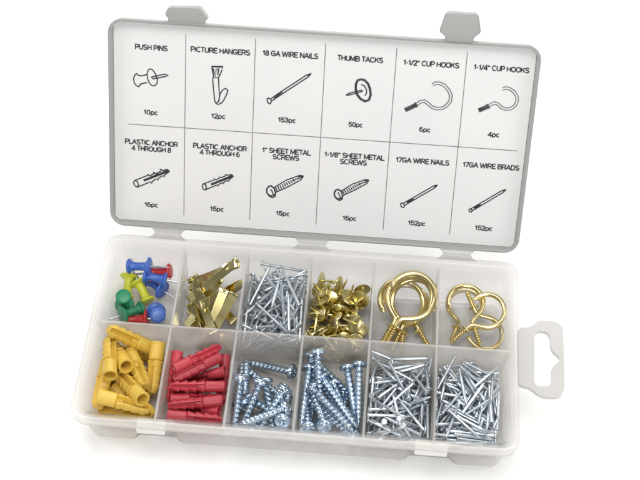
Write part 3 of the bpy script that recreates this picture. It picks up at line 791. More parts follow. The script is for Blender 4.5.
ITEMS = {
 'pin_blue': [
  (-844.8,417.8,-121.8,-92,743,81,-658,"blue push pin lying at the back left, cap towards the corner"),
  (-763.3,381.2,-156.3,671,269,-598,-346,"blue push pin in the middle with its cap facing the viewer"),
  (-725.9,187.1,-181.2,803,375,-57,461,"blue push pin standing in the front right corner"),
  (-771.7,386.3,-227.5,670,-312,-664,-112,"blue push pin half hidden behind the middle blue one"),
 ],
 'pin_red': [
  (-746,417.8,-156.4,687,-317,531,-382,"red push pin lying at the back right"),
  (-830.9,173.2,-227.3,486,579,-448,-477,"red push pin lying against the long divider"),
 ],
 'pin_lime': [
  (-900.8,359.5,-216.5,-391,-493,624,-464,"lime yellow push pin lying at the left"),
  (-820.7,334.5,-215.8,385,763,-237,463,"lime yellow push pin in the middle under the blue ones"),
 ],
 'pin_green': [
  (-893.6,235,-160,-60,35,-91,993,"green push pin standing on its flange with the cap up"),
  (-854.6,203.9,-205.4,377,183,770,481,"green push pin lying in front of the standing green one"),
 ],
 'hanger': [
  (-508.9,237.2,-148.3,-78,-238,594,765,"brass picture hanger lying on top, slanting from the back left to the front"),
  (-465.8,362.7,-110.6,228,339,377,831,"brass picture hanger leaning on the right divider with its flat strip up"),
  (-465.5,428.6,-145.5,214,747,-521,-353,"brass picture hanger at the back left of the heap"),
  (-465.5,156,-208.4,-349,-245,564,707,"brass picture hanger at the front left showing its thin edge"),
  (-416.2,154.1,-152.7,93,196,399,891,"brass picture hanger standing at the front right, dull flat side to the viewer"),
  (-433,320,-171.8,616,544,70,-566,"brass picture hanger crossing the middle of the heap"),
  (-519.9,218.1,-209.5,-348,30,618,705,"dark-looking brass picture hanger along the left of the heap"),
  (-451.9,182.7,-179.6,54,135,517,844,"brass picture hanger at the front right with a bright flat side"),
  (-515.5,296.7,-225.8,152,150,642,736,"brass picture hanger low in the middle of the heap"),
  (-467.6,320.4,-212.7,-169,-361,513,761,"brass picture hanger half buried under the topmost one"),
  (-479.1,275.1,-234.7,-45,435,524,731,"brass picture hanger low at the right of the heap"),
  (-465.5,332.3,-244.5,577,688,-148,-414,"brass picture hanger buried at the bottom of the heap"),
 ],
 'nail18': [
  (-196.5,237.8,-257.8,700,-362,593,167,0),
  (-181.1,345.8,-257.8,625,286,-633,-356,0),
  (-118.6,347.3,-242,671,-591,447,-15,0),
  (-163.9,416.9,-243.9,652,-416,486,-407,0),
  (-289.3,168.1,-257.7,217,-234,-654,-686,0),
  (-140.2,216.5,-253.8,688,51,-678,255,0),
  (-203.7,268.9,-239.5,393,21,693,604,0),
  (-182.3,195.7,-227.6,83,509,-424,-745,0),
  (-276.6,332,-221.3,591,-797,-26,-121,0),
  (-126,119.2,-257.8,318,-308,-623,645,0),
  (-130.9,400.1,-229.1,636,-340,576,-385,0),
  (-22.5,209.9,-243.8,288,289,-676,613,0),
  (-111.2,359.8,-219.8,556,413,691,-206,0),
  (-154.1,367.8,-209.9,502,720,49,477,0),
  (-128.8,115.5,-236.5,450,745,142,471,0),
  (-182.8,321.6,-217.2,221,-766,-270,540,0),
  (-156.5,236.3,-223.2,603,-622,56,496,0),
  (-190.1,176.4,-226.4,331,374,-545,-674,0),
  (-116.1,206.7,-216.8,368,159,713,575,0),
  (-156.6,334.5,-189.2,455,-191,663,563,0),
  (-216.2,243.7,-213.5,553,619,14,558,0),
  (-103.9,247.9,-191.6,340,-66,771,-534,0),
  (-239.2,329.4,-212.4,647,-751,-104,-86,0),
  (-98.5,274.5,-188.5,592,721,293,211,0),
  (-109,167.7,-203.2,553,770,128,292,0),
  (-111.7,203.8,-196.8,581,387,687,-202,0),
  (-153.6,278.6,-171.9,334,-664,169,647,0),
  (-149.1,279.6,-151.1,575,545,-258,-552,0),
  (-93.6,375.3,-189.5,381,129,878,-259,0),
  (-29.6,330.4,-191.7,554,528,-432,476,0),
  (-250.5,152.6,-211.1,858,-489,151,-51,0),
  (-151.5,90.8,-232.5,757,156,631,-68,0),
  (-226.2,157.6,-197.3,809,-533,248,-16,0),
  (-169.8,116.2,-226.8,340,-746,-160,549,0),
  (-168,151,-187,263,396,-731,490,0),
  (-147.6,139.5,-176.2,802,-428,-301,-289,0),
  (-108.3,350,-162.2,460,629,-28,-627,0),
  (-270.7,116.1,-184.3,458,-67,378,802,0),
  (-111.9,228.7,-158.2,835,-549,22,-36,0),
  (-155.9,422,-171.7,605,162,-779,4,0),
  (-76.8,207.2,-162.8,483,616,-522,339,0),
  (-226.3,437,-175.2,476,294,148,815,0),
  (-130,70.1,-188.3,40,-644,140,-751,0),
  (-22.7,140.6,-196,717,-412,-299,-476,0),
  (-289.8,337.7,-204.8,589,391,411,-575,0),
  (-134.9,358.2,-153.9,109,-673,-292,-671,0),
  (-147,373.2,-125.6,575,687,394,204,0),
  (-136.7,206.8,-142,351,657,-420,517,0),
  (-262.9,187.6,-201.4,51,152,528,834,0),
  (-130.6,89.2,-180.2,726,-95,660,-168,0),
  (-175.3,118.3,-168.2,177,553,-510,-635,0),
  (-41,325,-142.4,344,-243,639,644,0),
  (-289.3,148.7,-168.5,645,-457,-336,-513,0),
  (-269.9,326,-190.2,200,183,-517,812,0),
  (-119.2,53,-165,280,-707,-509,403,0),
  (-56.9,157.3,-159.9,290,-294,688,597,0),
  (-128.8,119.6,-170.9,926,34,-297,-229,0),
  (-46.6,201.2,-135.4,67,-2,-644,-762,0),
  (-185.9,194.3,-121.6,356,692,200,595,0),
  (-161.7,383.8,-158.2,798,178,484,312,0),
  (-22.7,298,-109.5,561,602,-431,371,0),
  (-54.3,154.7,-127.5,554,526,529,-371,0),
  (-163.3,152.1,-143.5,642,-511,-522,232,0),
  (-96.3,412.9,-160,904,-25,-388,175,0),
  (-207.3,355.1,-144.3,222,252,-781,-526,0),
  (-202.3,72.5,-169.9,86,938,32,-335,0),
  (-139.2,73.4,-152.9,598,-468,236,-606,0),
  (-265.8,356.3,-171.5,674,437,-161,573,0),
  (-117,242.8,-97.9,698,524,-477,-102,0),
  (-126.9,437.3,-71.8,546,-429,-450,562,0),
  (-81.1,305.4,-123.7,525,568,365,-518,0),
  (-166.8,59.1,-140,644,145,-747,-83,0),
  (-182.8,359.9,-137.1,683,202,569,-411,0),
  (-61,248,-87.9,619,-368,521,459,0),
  (-74.9,150.9,-102.7,351,92,-705,609,0),
  (-223.8,250.4,-98,517,-120,704,473,0),
  (-120.5,380,-100.2,103,512,361,773,0),
  (-202.1,115.6,-152.2,220,-321,-807,444,0),
  (-182.3,245.9,-97.8,575,-672,-74,-460,0),
  (-80.2,256,-80.7,458,-259,601,602,0),
  (-289.8,303.7,-128.4,523,-838,142,68,0),
  (-151.1,135.9,-77.3,351,-663,137,647,0),
  (-22.7,153.5,-99.5,421,-381,528,631,0),
  (-190.1,54.2,-92.6,479,390,-342,-708,0),
  (-129.2,382.1,-80.8,525,-451,352,-630,0),
  (-127.8,274.6,-67.3,544,-143,-701,-438,0),
  (-170.9,361.6,-93.9,802,209,474,296,0),
  (-233.9,329.8,-74.6,335,170,-788,487,0),
  (-140.8,109,-94.8,703,465,-224,-489,0),
  (-115.2,220.2,-52.6,586,695,-258,327,0),
  (-87.7,189.6,-68.7,153,479,-468,726,0),
  (-150.7,286.4,-43.6,393,-366,644,544,0),
  (-86.1,305.7,-39.4,457,179,699,-520,0),
  (-81.6,163.3,-45.5,410,446,-522,600,0),
  (-284.1,332.7,-117.4,86,-135,808,567,0),
 ],
 'tack': [
  (138.7,192.6,-225.6,540,-768,227,259,0),
  (184.2,78.7,-245.8,87,-886,420,177,0),
  (117.7,236.1,-229.5,816,-196,-472,-270,0),
  (247.8,402.6,-251.4,34,-336,941,2,0),
  (51.2,76.3,-240.1,286,-645,707,50,0),
  (255.9,351,-166.1,494,-575,621,198,0),
  (60.5,404.7,-250.2,36,294,952,75,0),
  (124.2,401,-234,384,-831,-382,124,0),
  (53.8,168.3,-247.7,86,-729,666,129,0),
  (274.8,81.4,-224.7,619,-54,672,-402,0),
  (55.6,287.6,-245.5,24,787,582,-203,0),
  (176.4,356.9,-250,74,-940,329,-54,0),
  (88.7,110.5,-249.5,111,-994,-6,10,0),
  (256.3,219.7,-239.1,262,-784,533,179,0),
  (51.8,216.8,-225,633,-651,57,415,0),
  (201.7,259.3,-218.5,672,673,-169,261,0),
  (129.9,78.9,-240,295,-342,-892,-37,0),
  (208.9,191.5,-229.6,809,512,-32,288,0),
  (32.6,359.1,-228,835,58,-542,-76,0),
  (100.4,274.8,-208.3,27,-672,36,740,0),
  (139.5,55.9,-197.2,500,651,404,-404,0),
  (141.9,164.2,-135.5,106,-570,-220,784,0),
  (84.4,407.6,-200.3,463,160,-747,-449,0),
  (150.7,294.2,-194.2,143,61,-649,745,0),
  (258.1,427.5,-203.8,618,-581,-468,-249,0),
  (244.5,143.7,-237.3,343,-912,-217,52,0),
  (132,327.8,-242.3,228,-566,785,-103,0),
  (260.3,359.2,-221.9,160,953,-44,253,0),
  (224.5,86.6,-212.9,347,-753,546,-121,0),
  (137.4,236.1,-178.6,518,-390,-27,761,0),
  (80.4,332.2,-232.3,168,-979,73,86,0),
  (197.7,404.3,-228.2,180,537,-821,69,0),
  (51.8,325,-166.3,155,976,0,152,0),
  (62.6,361.2,-50.4,455,-618,-501,400,0),
  (101.7,358.8,-192.3,289,-658,-606,-341,0),
  (213.8,308,-221.6,316,58,945,55,0),
  (49,93.2,-193.7,69,786,-513,338,0),
  (167.9,155.8,-202.6,639,-225,735,31,0),
  (48.7,274.1,-195.6,266,-683,676,-80,0),
  (49.5,380.8,-155.9,167,-861,454,-159,0),
  (64.2,166.7,-187.8,252,-336,314,852,0),
  (234.7,110.9,-23.4,222,603,697,318,0),
  (154.4,408.3,-196.4,274,885,-364,-93,0),
  (196.3,367.2,-181.5,293,8,-956,7,0),
  (124.7,144.1,-223,156,790,485,-343,0),
  (187.9,105.4,-172,213,109,-912,-333,0),
  (139.5,407.8,-136.8,760,323,558,82,0),
  (53.7,149.6,-48.1,564,-414,458,548,0),
  (84,125.5,-159.7,400,158,-555,-712,0),
  (249.9,98.1,-164.7,886,-188,289,311,0),
 ],
 'hookL': [
  (504,352,-110,941,259,20,-215,"large brass cup hook on top of the pile, its wire sweeping down the right side"),
  (494,360,-140,-9,248,945,211,"large brass cup hook under the topmost one, opening to the right"),
  (457,373,-190,943,137,56,300,"large brass cup hook with its threaded end lying apart at the right"),
  (515,365,-170,52,186,966,174,"large brass cup hook low in the pile at the right"),
  (479,388,-235,999,32,-1,-19,"lowest large brass cup hook in the pile"),
 ],
 'hookS': [
  (769,382,-170,979,113,-14,167,"small brass cup hook at the back left, ring leaning on the others"),
  (871,331,-160,907,156,-15,-391,"small brass cup hook at the right, threaded end pointing to the front left"),
  (868,242,-220,-115,968,220,-26,"small brass cup hook turned round with its ring against the long divider"),
  (771,408,-235,5,142,989,35,"small brass cup hook lying lowest at the left"),
 ],
 'anchorY': [
  (-815.4,-20.6,-96.7,213,775,458,380,"yellow wall anchor lying across the top of the heap nearest the long divider"),
  (-886.4,-144,-69.3,753,579,260,-174,"yellow wall anchor slanting down the left side of the heap, open end towards the front"),
  (-855.5,-100.8,-124.6,644,500,-92,572,"yellow wall anchor between the crosswise and slanting ones, open mouth facing the front"),
  (-686.1,-132.3,-158.3,132,-84,572,805,"yellow wall anchor lying along the right divider behind the heap"),
  (-789.1,-15,-234,428,573,405,570,"yellow wall anchor half buried under the crosswise one at the right"),
  (-757.5,-166.6,-127.4,-210,-114,773,587,"yellow wall anchor in the middle of the heap with its barbs and slit facing up"),
  (-766.2,-280.8,-96.6,778,527,179,290,"smooth yellow wall anchor lying on top at the front, slanting to the right"),
  (-906,-256.5,-133.1,301,-262,629,667,"short-looking yellow wall anchor standing against the left wall"),
  (-785.5,-361.5,-103.6,-471,-461,449,604,"yellow wall anchor lying crosswise at the front left over another"),
  (-792.3,-371,-213.1,235,701,296,604,"lowest yellow wall anchor, crosswise along the front wall"),
  (-758.9,-313.1,-174.8,-94,-551,434,706,"yellow wall anchor with its dark open end showing in the gap at the front middle"),
  (-721.4,-209.1,-234,29,265,649,712,"yellow wall anchor low beside the right divider at the front"),
  (-793.9,-213.4,-234,514,673,196,-494,"yellow wall anchor buried at the bottom of the heap"),
  (-832.1,-148.8,-201.1,560,594,-32,577,"yellow wall anchor buried at the bottom of the heap"),
  (-906,-225.8,-206.1,6,13,613,790,"yellow wall anchor buried at the bottom of the heap"),
 ],
 'anchorR': [
  (-487.5,-86.7,-113.7,609,645,-213,-409,"red wall anchor propped up at the back left, barbed tip pointing to the back right"),
  (-483.3,-135.8,-129.3,422,192,694,550,"red wall anchor slanting across the top of the heap behind the crosswise rows"),
  (-588.2,-177.7,-157.7,13,3,589,808,"red wall anchor standing at the back left with its end sticking up"),
  (-466.2,-139.9,-196.8,219,518,206,801,"red wall anchor lying crosswise under the slanting pair"),
  (-469.7,-232,-128.4,261,632,425,593,"red wall anchor, the rearmost of the crosswise row, lying full width"),
  (-464.4,-275.2,-166.8,515,555,-358,-547,"red wall anchor lying crosswise in the middle with its collar at the left divider"),
  (-469.3,-314.7,-140.2,240,602,391,654,"red wall anchor lying crosswise in the middle with its collar at the right divider"),
  (-463,-381.8,-155.2,-313,-625,271,662,"red wall anchor lying crosswise near the front, the topmost there"),
  (-463.6,-382.9,-218.9,-381,-569,275,675,"red wall anchor along the front wall, the lowest of the crosswise row"),
  (-567.3,-118.7,-201.6,734,451,354,-365,"red wall anchor lying front to back along the left divider"),
  (-364.9,-144,-209.6,63,-51,600,796,"red wall anchor lying front to back along the right divider"),
  (-473.8,-306.4,-208.3,416,560,207,686,"red wall anchor half hidden between the crosswise rows"),
  (-459.7,-182.2,-219.3,674,601,-200,-382,"red wall anchor buried at the bottom of the heap"),
  (-485.2,-266.3,-242.5,552,665,227,448,"red wall anchor buried at the bottom of the heap"),
 ],
 'screwA': [
  (-164.1,-38.8,-221.3,657,480,401,422,"zinc screw lying alone along the long divider behind the heap, head to the right"),
  (-278.5,-134.3,-221.8,617,582,389,-361,"zinc screw along the left divider, tip pointing to the back"),
  (-257.6,-134.5,-207.5,-19,30,-702,711,"zinc screw leaning beside the one along the left divider, tip raised"),
  (-187,-115.6,-230.7,-364,217,-618,662,"zinc screw slanting over the bare floor of the compartment"),
  (-218.9,-298.4,-173.5,692,-446,-128,-553,"zinc screw standing head up near the middle"),
  (-174.2,-272.5,-180.4,608,628,388,292,"zinc screw with its tip at the left divider, slanting to the front right"),
  (-167.4,-351.8,-164.5,683,-474,340,-441,"zinc screw lying on top, tip to the front left, bright ridged thread"),
  (-164.1,-361.9,-142.2,2,568,181,803,"zinc screw lying nearest the front on top, tip to the front left"),
  (-122.7,-316.8,-165.3,892,-379,208,-135,"zinc screw standing head up beside the right divider"),
  (-52.6,-264.8,-187.8,-476,-312,-415,710,"zinc screw at the front right with its cross recess facing the viewer"),
  (-127.8,-280.5,-200.5,588,-494,268,582,"zinc screw standing between the heap and the bare floor"),
  (-278.5,-297,-166.8,764,-348,257,478,"zinc screw lying front to back at the front left"),
  (-146.4,-264.7,-242,443,634,263,-577,"zinc screw buried at the bottom of the heap"),
  (-164.1,-255,-227.4,733,71,642,-213,"zinc screw buried at the bottom of the heap"),
 ],
 'screwB': [
  (88.3,-171.7,-132,14,-58,462,885,"long zinc screw standing highest at the back left, head up"),
  (278.5,-207.7,-150.3,-387,248,526,716,"long zinc screw standing head up in the back right corner"),
  (250.4,-209.8,-175.1,792,-579,-4,196,"long zinc screw with its head left of the corner one, leaning to the front"),
  (31.5,-248,-137,-491,441,472,584,"long zinc screw lying front to back along the left divider"),
  (169.1,-112.8,-192,742,-276,-583,-184,"long zinc screw slanting across the back over the bare floor"),
  (194.8,-253.4,-146.8,722,-511,-462,-73,"long zinc screw lying on top, slanting from the back left to the front right corner"),
  (172.4,-303.1,-139.9,-132,-395,472,777,"long zinc screw slanting across the middle, second of the slanting pair"),
  (80.4,-240.7,-146.1,695,694,110,155,"long zinc screw at the front left with its tip pointing to the back"),
  (146.9,-302.4,-183.5,642,441,627,17,"long zinc screw lying crosswise along the front wall"),
  (55.1,-155.4,-183.9,776,-465,-264,-335,"long zinc screw with its head low in the back left corner"),
  (186.4,-231.2,-216.7,723,-277,-562,-292,"long zinc screw half hidden between the slanting pair"),
  (40.7,-235.6,-211.5,-337,-196,-581,715,"long zinc screw with its head low at the front left"),
  (220,-268.9,-205.6,345,-472,365,724,"long zinc screw low in the heap at the right"),
  (196.8,-215.8,-242,509,678,119,-516,"long zinc screw buried at the bottom of the heap"),
  (116.2,-272.1,-242,-387,643,248,613,"long zinc screw buried at the bottom of the heap"),
 ],
 'nail17': [
  (414.5,-216.3,-257.7,678,-406,560,250,0),
  (441.2,-74.1,-257.8,526,-685,-92,495,0),
  (517.3,-34.8,-257.8,6,-656,219,723,0),
  (484.2,-49.2,-257.8,695,426,545,199,0),
  (332.6,-309.9,-257.5,696,-673,-155,-194,0),
  (505,-248.1,-257.8,14,653,226,-722,0),
  (399.6,-200.3,-257.6,660,-420,549,294,0),
  (432.5,-307.2,-257.8,412,-394,-568,594,0),
  (332.6,-114.8,-257.5,468,-422,547,551,0),
  (507.7,-346.4,-257.8,652,90,-685,311,0),
  (495.3,-77.5,-257.8,703,451,524,166,0),
  (601.3,-222.7,-257.8,594,550,-419,411,0),
  (470.3,-122.6,-257.8,637,610,326,341,0),
  (466.5,-191.2,-237.6,634,281,713,106,0),
  (465,-317.3,-257.8,563,181,667,453,0),
  (485.3,-120.2,-231.9,727,303,-616,-18,0),
  (465,-132.6,-209.1,121,-691,-217,-679,0),
  (470.6,-346.6,-239.3,577,440,-567,-390,0),
  (480.2,-252.3,-235.1,301,661,90,682,0),
  (458,-183.9,-216.3,214,-574,-186,768,0),
  (392.3,-162.8,-245.4,618,507,359,-483,0),
  (485.3,-280.9,-232,606,594,353,394,0),
  (358.1,-132.5,-257.8,448,-383,575,567,0),
  (563.5,-123.3,-231.3,309,307,725,-534,0),
  (458.6,-318.9,-229.1,747,88,597,-280,0),
  (492.4,-307.5,-225.4,743,249,612,-106,0),
  (436.4,-206.5,-214.6,218,643,-120,-724,0),
  (494.8,-227,-219.2,689,544,-385,-286,0),
  (518.2,-56.3,-234.6,360,548,468,592,0),
  (601.5,-162.2,-242.3,507,420,-506,557,0),
  (361.9,-293.3,-236.1,215,-207,715,633,0),
  (484.9,-271.4,-208.3,662,-592,426,-172,0),
  (394.5,-263.1,-208.4,528,-639,20,-560,0),
  (412.9,-309.1,-212.8,487,-122,-676,539,0),
  (441.1,-334.2,-212,120,-453,-610,639,0),
  (428.4,-337.8,-191.4,651,-493,-429,387,0),
  (435.9,-118.3,-223.6,650,-125,729,176,0),
  (332.3,-310.6,-203.2,833,534,94,-105,0),
  (520.3,-132.2,-206.2,637,63,708,298,0),
  (462.4,-31.1,-233.5,308,661,-174,-662,0),
  (547.3,-221.4,-188.6,365,212,-709,564,0),
  (453.3,0.8,-234.1,177,-737,254,-601,0),
  (584,-304.8,-233.7,285,147,612,-723,0),
  (588.1,-256.3,-206.7,759,637,-39,130,0),
  (343.9,-121.7,-241.3,666,699,159,-208,0),
  (519.3,-36.7,-226.2,620,107,723,286,0),
  (416.1,-79.4,-219.1,619,-307,-633,350,0),
  (548.7,-314.5,-201.4,164,-323,-460,810,0),
  (364.3,-163.7,-232.5,297,-518,-552,-582,0),
  (595.6,-42.3,-184.8,297,952,14,-74,0),
  (362,-397.4,-167.4,56,-962,-228,136,0),
  (564.5,-75.4,-188,712,458,329,-419,0),
  (415.6,-99.4,-213.7,662,-65,-724,184,0),
  (414,-261.8,-183.5,212,593,-393,670,0),
  (448.9,-355.2,-177.5,46,-751,-275,598,0),
  (568.7,-243.2,-194.8,96,-35,735,670,0),
  (489.9,-241.7,-192.1,179,172,-595,764,0),
  (587.5,-168.1,-179.7,377,-304,634,603,0),
  (426.9,-363.7,-162.4,638,247,550,480,0),
  (459.3,-38.1,-213.5,317,-709,79,-624,0),
  (601.8,-168.1,-213.2,719,526,248,-380,0),
  (517,-213.4,-199.7,560,-814,150,28,0),
  (522.8,-152.2,-198.4,92,651,88,-748,0),
  (373.4,-30.7,-194.7,498,-164,285,-802,0),
  (334.9,-165.3,-201.2,454,-362,522,625,0),
  (403.9,-297.6,-190.7,193,43,-290,937,0),
  (377.1,-82.7,-195.6,207,346,558,-725,0),
  (447.4,-397.5,-225.6,43,591,60,803,0),
  (495.5,-16.3,-193.1,468,554,308,616,0),
  (512.6,-291.9,-155.6,765,273,-571,117,0),
  (411.7,-368.2,-145.2,653,-510,-504,243,0),
  (377.1,-242.6,-166.9,152,434,-416,784,0),
  (491,-259.5,-163.7,663,-69,698,261,0),
  (601.8,-315.8,-164.3,535,-455,-484,-521,0),
  (332.3,-238.1,-170.7,531,-446,488,531,0),
  (456,-60.5,-195.1,642,-8,767,8,0),
  (529.1,-226.5,-136.7,480,-159,-846,170,0),
  (419.4,-197.6,-171.4,90,148,-806,-566,0),
  (492.6,-124.4,-184.8,441,461,-509,-577,0),
  (361.3,-190.8,-157.5,296,-280,673,617,0),
  (429.4,-84.1,-181.1,205,-718,229,-624,0),
  (573.7,-317.3,-175.5,826,-528,-110,-167,0),
  (519,-379.3,-157,576,-385,-334,639,0),
  (519.8,-41.9,-183.5,358,-474,408,-693,0),
  (395.5,-153.4,-161.5,467,-381,-544,-584,0),
  (467.2,-49,-178.9,730,53,643,-224,0),
  (465.8,-26.5,-175.9,175,-510,314,-782,0),
  (529.3,-149.1,-163.5,709,590,327,203,0),
  (451.6,-218.5,-154.3,592,-710,243,294,0),
  (341.5,-97.7,-152.9,803,565,171,-79,0),
  (460.8,-115.6,-160.7,606,729,-85,307,0),
  (444.8,-205.7,-134.8,663,569,327,359,0),
  (478.2,-163.3,-141.6,86,-572,417,-701,0),
  (416.1,-315.2,-119.2,209,-673,-234,670,0),
  (551,-153.5,-133.3,56,119,802,583,0),
  (435.5,-98,-134.7,215,-458,-409,760,0),
  (576.2,-162,-128.1,745,524,37,-411,0),
  (461.9,-214,-108.4,373,208,523,738,0),
  (509.9,-143.5,-125.1,652,502,332,-462,0),
  (485.3,-360.1,-122.2,405,-391,650,-510,0),
  (402.6,0.8,-131.9,136,-820,278,-480,0),
  (431.3,-165,-121.6,689,297,-620,232,0),
  (337.4,-199.6,-119.7,190,289,779,-523,0),
  (588.9,-80,-136.4,756,531,258,-280,0),
  (415.6,-274.1,-128.8,686,338,-595,-248,0),
  (341.3,-77.9,-138.2,321,-618,-566,-441,0),
  (376,-186.6,-110.6,876,397,-273,26,0),
  (541.5,-89.3,-140,25,314,576,755,0),
  (372.2,-9.9,-191.4,508,-179,240,-807,0),
  (482.9,-17,-148,893,206,-387,-98,0),
  (520.8,-397.8,-138.1,307,-206,-44,928,0),
  (489.5,-38.4,-131.2,508,171,755,378,0),
  (417.1,-130.6,-120.5,566,-523,618,-157,0),
  (456.5,-298.2,-99.4,721,680,129,42,0),
  (389.5,-68.9,-119.9,538,-321,-722,-294,0),
  (446,-89.9,-103.9,580,-87,714,-382,0),
  (513.5,-350.1,-110.2,778,270,-158,-545,0),
  (534.2,-304.2,-134.1,114,-480,339,801,0),
  (545.9,-120.8,-114,155,392,-446,789,0),
  (487.6,-62.6,-123.1,276,-623,51,-730,0),
  (419.2,-293.3,-93.6,169,-742,303,574,0),
  (457.3,-132.9,-101.9,793,-354,-439,-229,0),
  (497.7,-6.2,-113.8,731,151,636,196,0),
  (397.4,-243,-132.3,412,68,573,705,0),
 ],
 'brad': [
  (741.5,-223.9,-259.6,597,-183,677,390,0),
  (766,-81.5,-259.6,592,241,-658,-398,0),
  (834.7,-114,-259.6,102,-691,119,-706,0),
  (821.9,-55.7,-259.6,88,689,133,707,0),
  (643.4,-308.2,-259.6,675,-670,-208,-229,0),
  (819.6,-243.7,-259.6,28,-675,-190,712,0),
  (680.4,-197.5,-259.6,643,-690,-127,-308,0),
  (756.2,-314.6,-259.6,601,-257,-652,383,0),
  (679.7,-126.5,-249.7,688,-416,497,327,0),
  (816.8,-352.2,-259.6,469,684,-156,-537,0),
  (788.5,-87.3,-243.5,572,251,658,421,0),
  (890.9,-242.4,-245.6,562,468,589,-343,0),
  (773,-181.8,-241.1,420,-390,576,-582,0),
  (788.6,-207.7,-242.1,680,438,560,181,0),
  (782.7,-334.7,-259.6,683,-426,557,-204,0),
  (777.1,-139.4,-250.7,123,-644,-113,747,0),
  (749.4,-231.4,-232.9,219,735,-126,-629,0),
  (795.9,-289.8,-259.6,56,-682,-164,711,0),
  (797.9,-254.6,-238.7,96,-663,144,-729,0),
  (810.4,-43.9,-242.9,536,-605,343,-479,0),
  (699.6,-220,-259.6,78,348,609,-709,0),
  (781.2,-274.9,-256.8,164,-710,56,-683,0),
  (642.8,-119.6,-253.3,688,-725,-8,-19,0),
  (855.1,-155.8,-246.9,165,666,-341,642,0),
  (813.1,-341,-242.4,109,-475,523,-700,0),
  (797.5,-303.1,-240.7,650,105,699,-279,0),
  (782.9,-243.2,-223.9,555,-295,-662,408,0),
  (818.4,-275.9,-220.3,608,644,-352,-303,0),
  (802.8,-64.4,-241.9,694,-45,700,162,0),
  (914.8,-148.1,-239.6,39,-15,694,-719,0),
  (642.5,-312.5,-242.6,634,-608,-324,-352,0),
  (824.2,-317,-223,120,485,458,736,0),
  (727.2,-319.8,-238.6,704,-177,565,393,0),
  (748.9,-346,-237.1,88,697,361,-614,0),
  (835.8,-334.7,-212.2,65,-568,571,-589,0),
  (734.3,-339.4,-221.8,265,-680,282,622,0),
  (728.3,-211.4,-221.6,668,-262,657,230,0),
  (704.6,-333.7,-225.3,160,-364,594,-699,0),
  (828.6,-169,-225.9,651,-341,658,167,0),
  (748.4,2.2,-242.1,493,516,-492,-499,0),
  (841.2,-268,-201.7,69,-423,532,-731,0),
  (730.4,2.2,-259.6,508,500,491,500,0),
  (853.3,-326.8,-211.7,589,439,678,-38,0),
  (906.7,-261.9,-232.7,288,-177,-688,-642,0),
  (660.2,-99.6,-249.5,734,635,126,-204,0),
  (820.2,-27.4,-259.2,701,-56,699,130,0),
  (730.4,-122.7,-238.1,720,-224,-607,251,0),
  (862.1,-314.6,-203.9,6,484,-458,-746,0),
  (689,-319.7,-209.1,673,693,-207,-154,0),
  (856.3,-258.5,-200.1,645,168,643,-376,0),
  (649.2,-307.1,-218.6,138,-70,-604,-782,0),
  (871.3,-19.1,-196.4,251,293,-206,-899,0),
  (658.8,-135.7,-208.2,659,-637,217,336,0),
  (759.8,-230.2,-206.2,167,331,640,-673,0),
  (728.3,-348.1,-202.4,179,-542,-365,735,0),
  (887.1,-339.4,-184.4,415,6,449,791,0),
  (825.9,-339.2,-195.9,154,694,603,-363,0),
  (923.6,-213.1,-219.2,680,-718,-112,-94,0),
  (820,-357.3,-189.4,516,-179,730,-411,0),
  (766.7,-44.6,-233.5,11,673,359,647,0),
  (905.3,-160.2,-217.2,617,588,366,-372,0),
  (895.7,-231.5,-197.8,374,-608,517,473,0),
  (846,-91,-217.7,446,-390,-629,-503,0),
  (730.1,-24,-236.5,702,165,-693,-27,0),
  (642.6,-179.4,-204.9,707,-569,271,321,0),
  (721,-335.7,-187.5,672,-285,-679,-83,0),
  (723.9,-369.8,-201.6,216,539,470,665,0),
  (687.3,-75,-206.2,782,525,-312,123,0),
  (726.1,-388.8,-210.1,551,371,502,555,0),
  (844,-25.7,-207,80,-690,415,-588,0),
  (847,-399.6,-204.8,158,810,-278,-491,0),
  (730.7,-399.4,-192.4,426,-547,-360,624,0),
  (682.1,-260.8,-202,786,362,432,-255,0),
  (821.3,-188,-192.6,350,-699,-191,-594,0),
  (747.8,-222,-195.5,460,453,481,-592,0),
  (656.5,-238.9,-183.7,619,-631,409,227,0),
  (815.3,-31.3,-200.2,113,724,-204,650,0),
  (703,-235.2,-203.2,525,-819,55,224,0),
  (712,-199.1,-199.8,228,-735,-357,-529,0),
  (806.8,-108.4,-200.1,633,-305,-640,312,0),
  (683.6,-180.1,-204.3,386,-587,-480,-526,0),
  (760,-113.7,-224.4,675,-387,587,222,0),
  (845.8,-291.5,-183.5,577,-522,-494,-388,0),
  (785.8,-391,-180.9,128,-715,-33,686,0),
  (818.8,-74.8,-201.3,416,649,278,573,0),
  (702.2,-171.3,-194.7,515,-626,548,205,0),
  (739.3,-28.6,-205.4,710,140,685,-84,0),
  (717,-29.9,-190.9,513,-538,165,-648,0),
  (855,-112.7,-180.8,430,399,-534,609,0),
  (686.6,-263.9,-180.2,659,-678,311,-93,0),
  (683.5,-74.5,-186.5,686,524,470,-186,0),
  (733.5,-132.6,-183.4,37,384,-604,698,0),
  (708.2,-258.2,-172.8,432,115,-689,570,0),
  (818.9,-219.4,-165.5,504,712,155,463,0),
  (726.9,-304,-161.8,748,329,-542,-198,0),
  (923.6,-211.9,-164.7,400,583,576,-410,0),
  (732.4,-157.2,-166.5,534,393,-582,-472,0),
  (810.7,-234.8,-164.7,579,29,-682,-447,0),
  (743.9,-231.5,-160.9,643,265,718,-43,0),
  (761.8,-123.5,-183.4,434,536,673,267,0),
  (820.2,-348.6,-167,237,-632,261,-690,0),
  (806,-36.3,-181.6,559,-483,440,-511,0),
  (747.9,-94.7,-181.9,511,-35,857,55,0),
  (779.6,-98.4,-175.4,200,-273,651,-680,0),
  (921.6,-96.3,-208.6,248,216,621,-712,0),
  (767.8,-260.4,-161.7,745,-242,-621,-19,0),
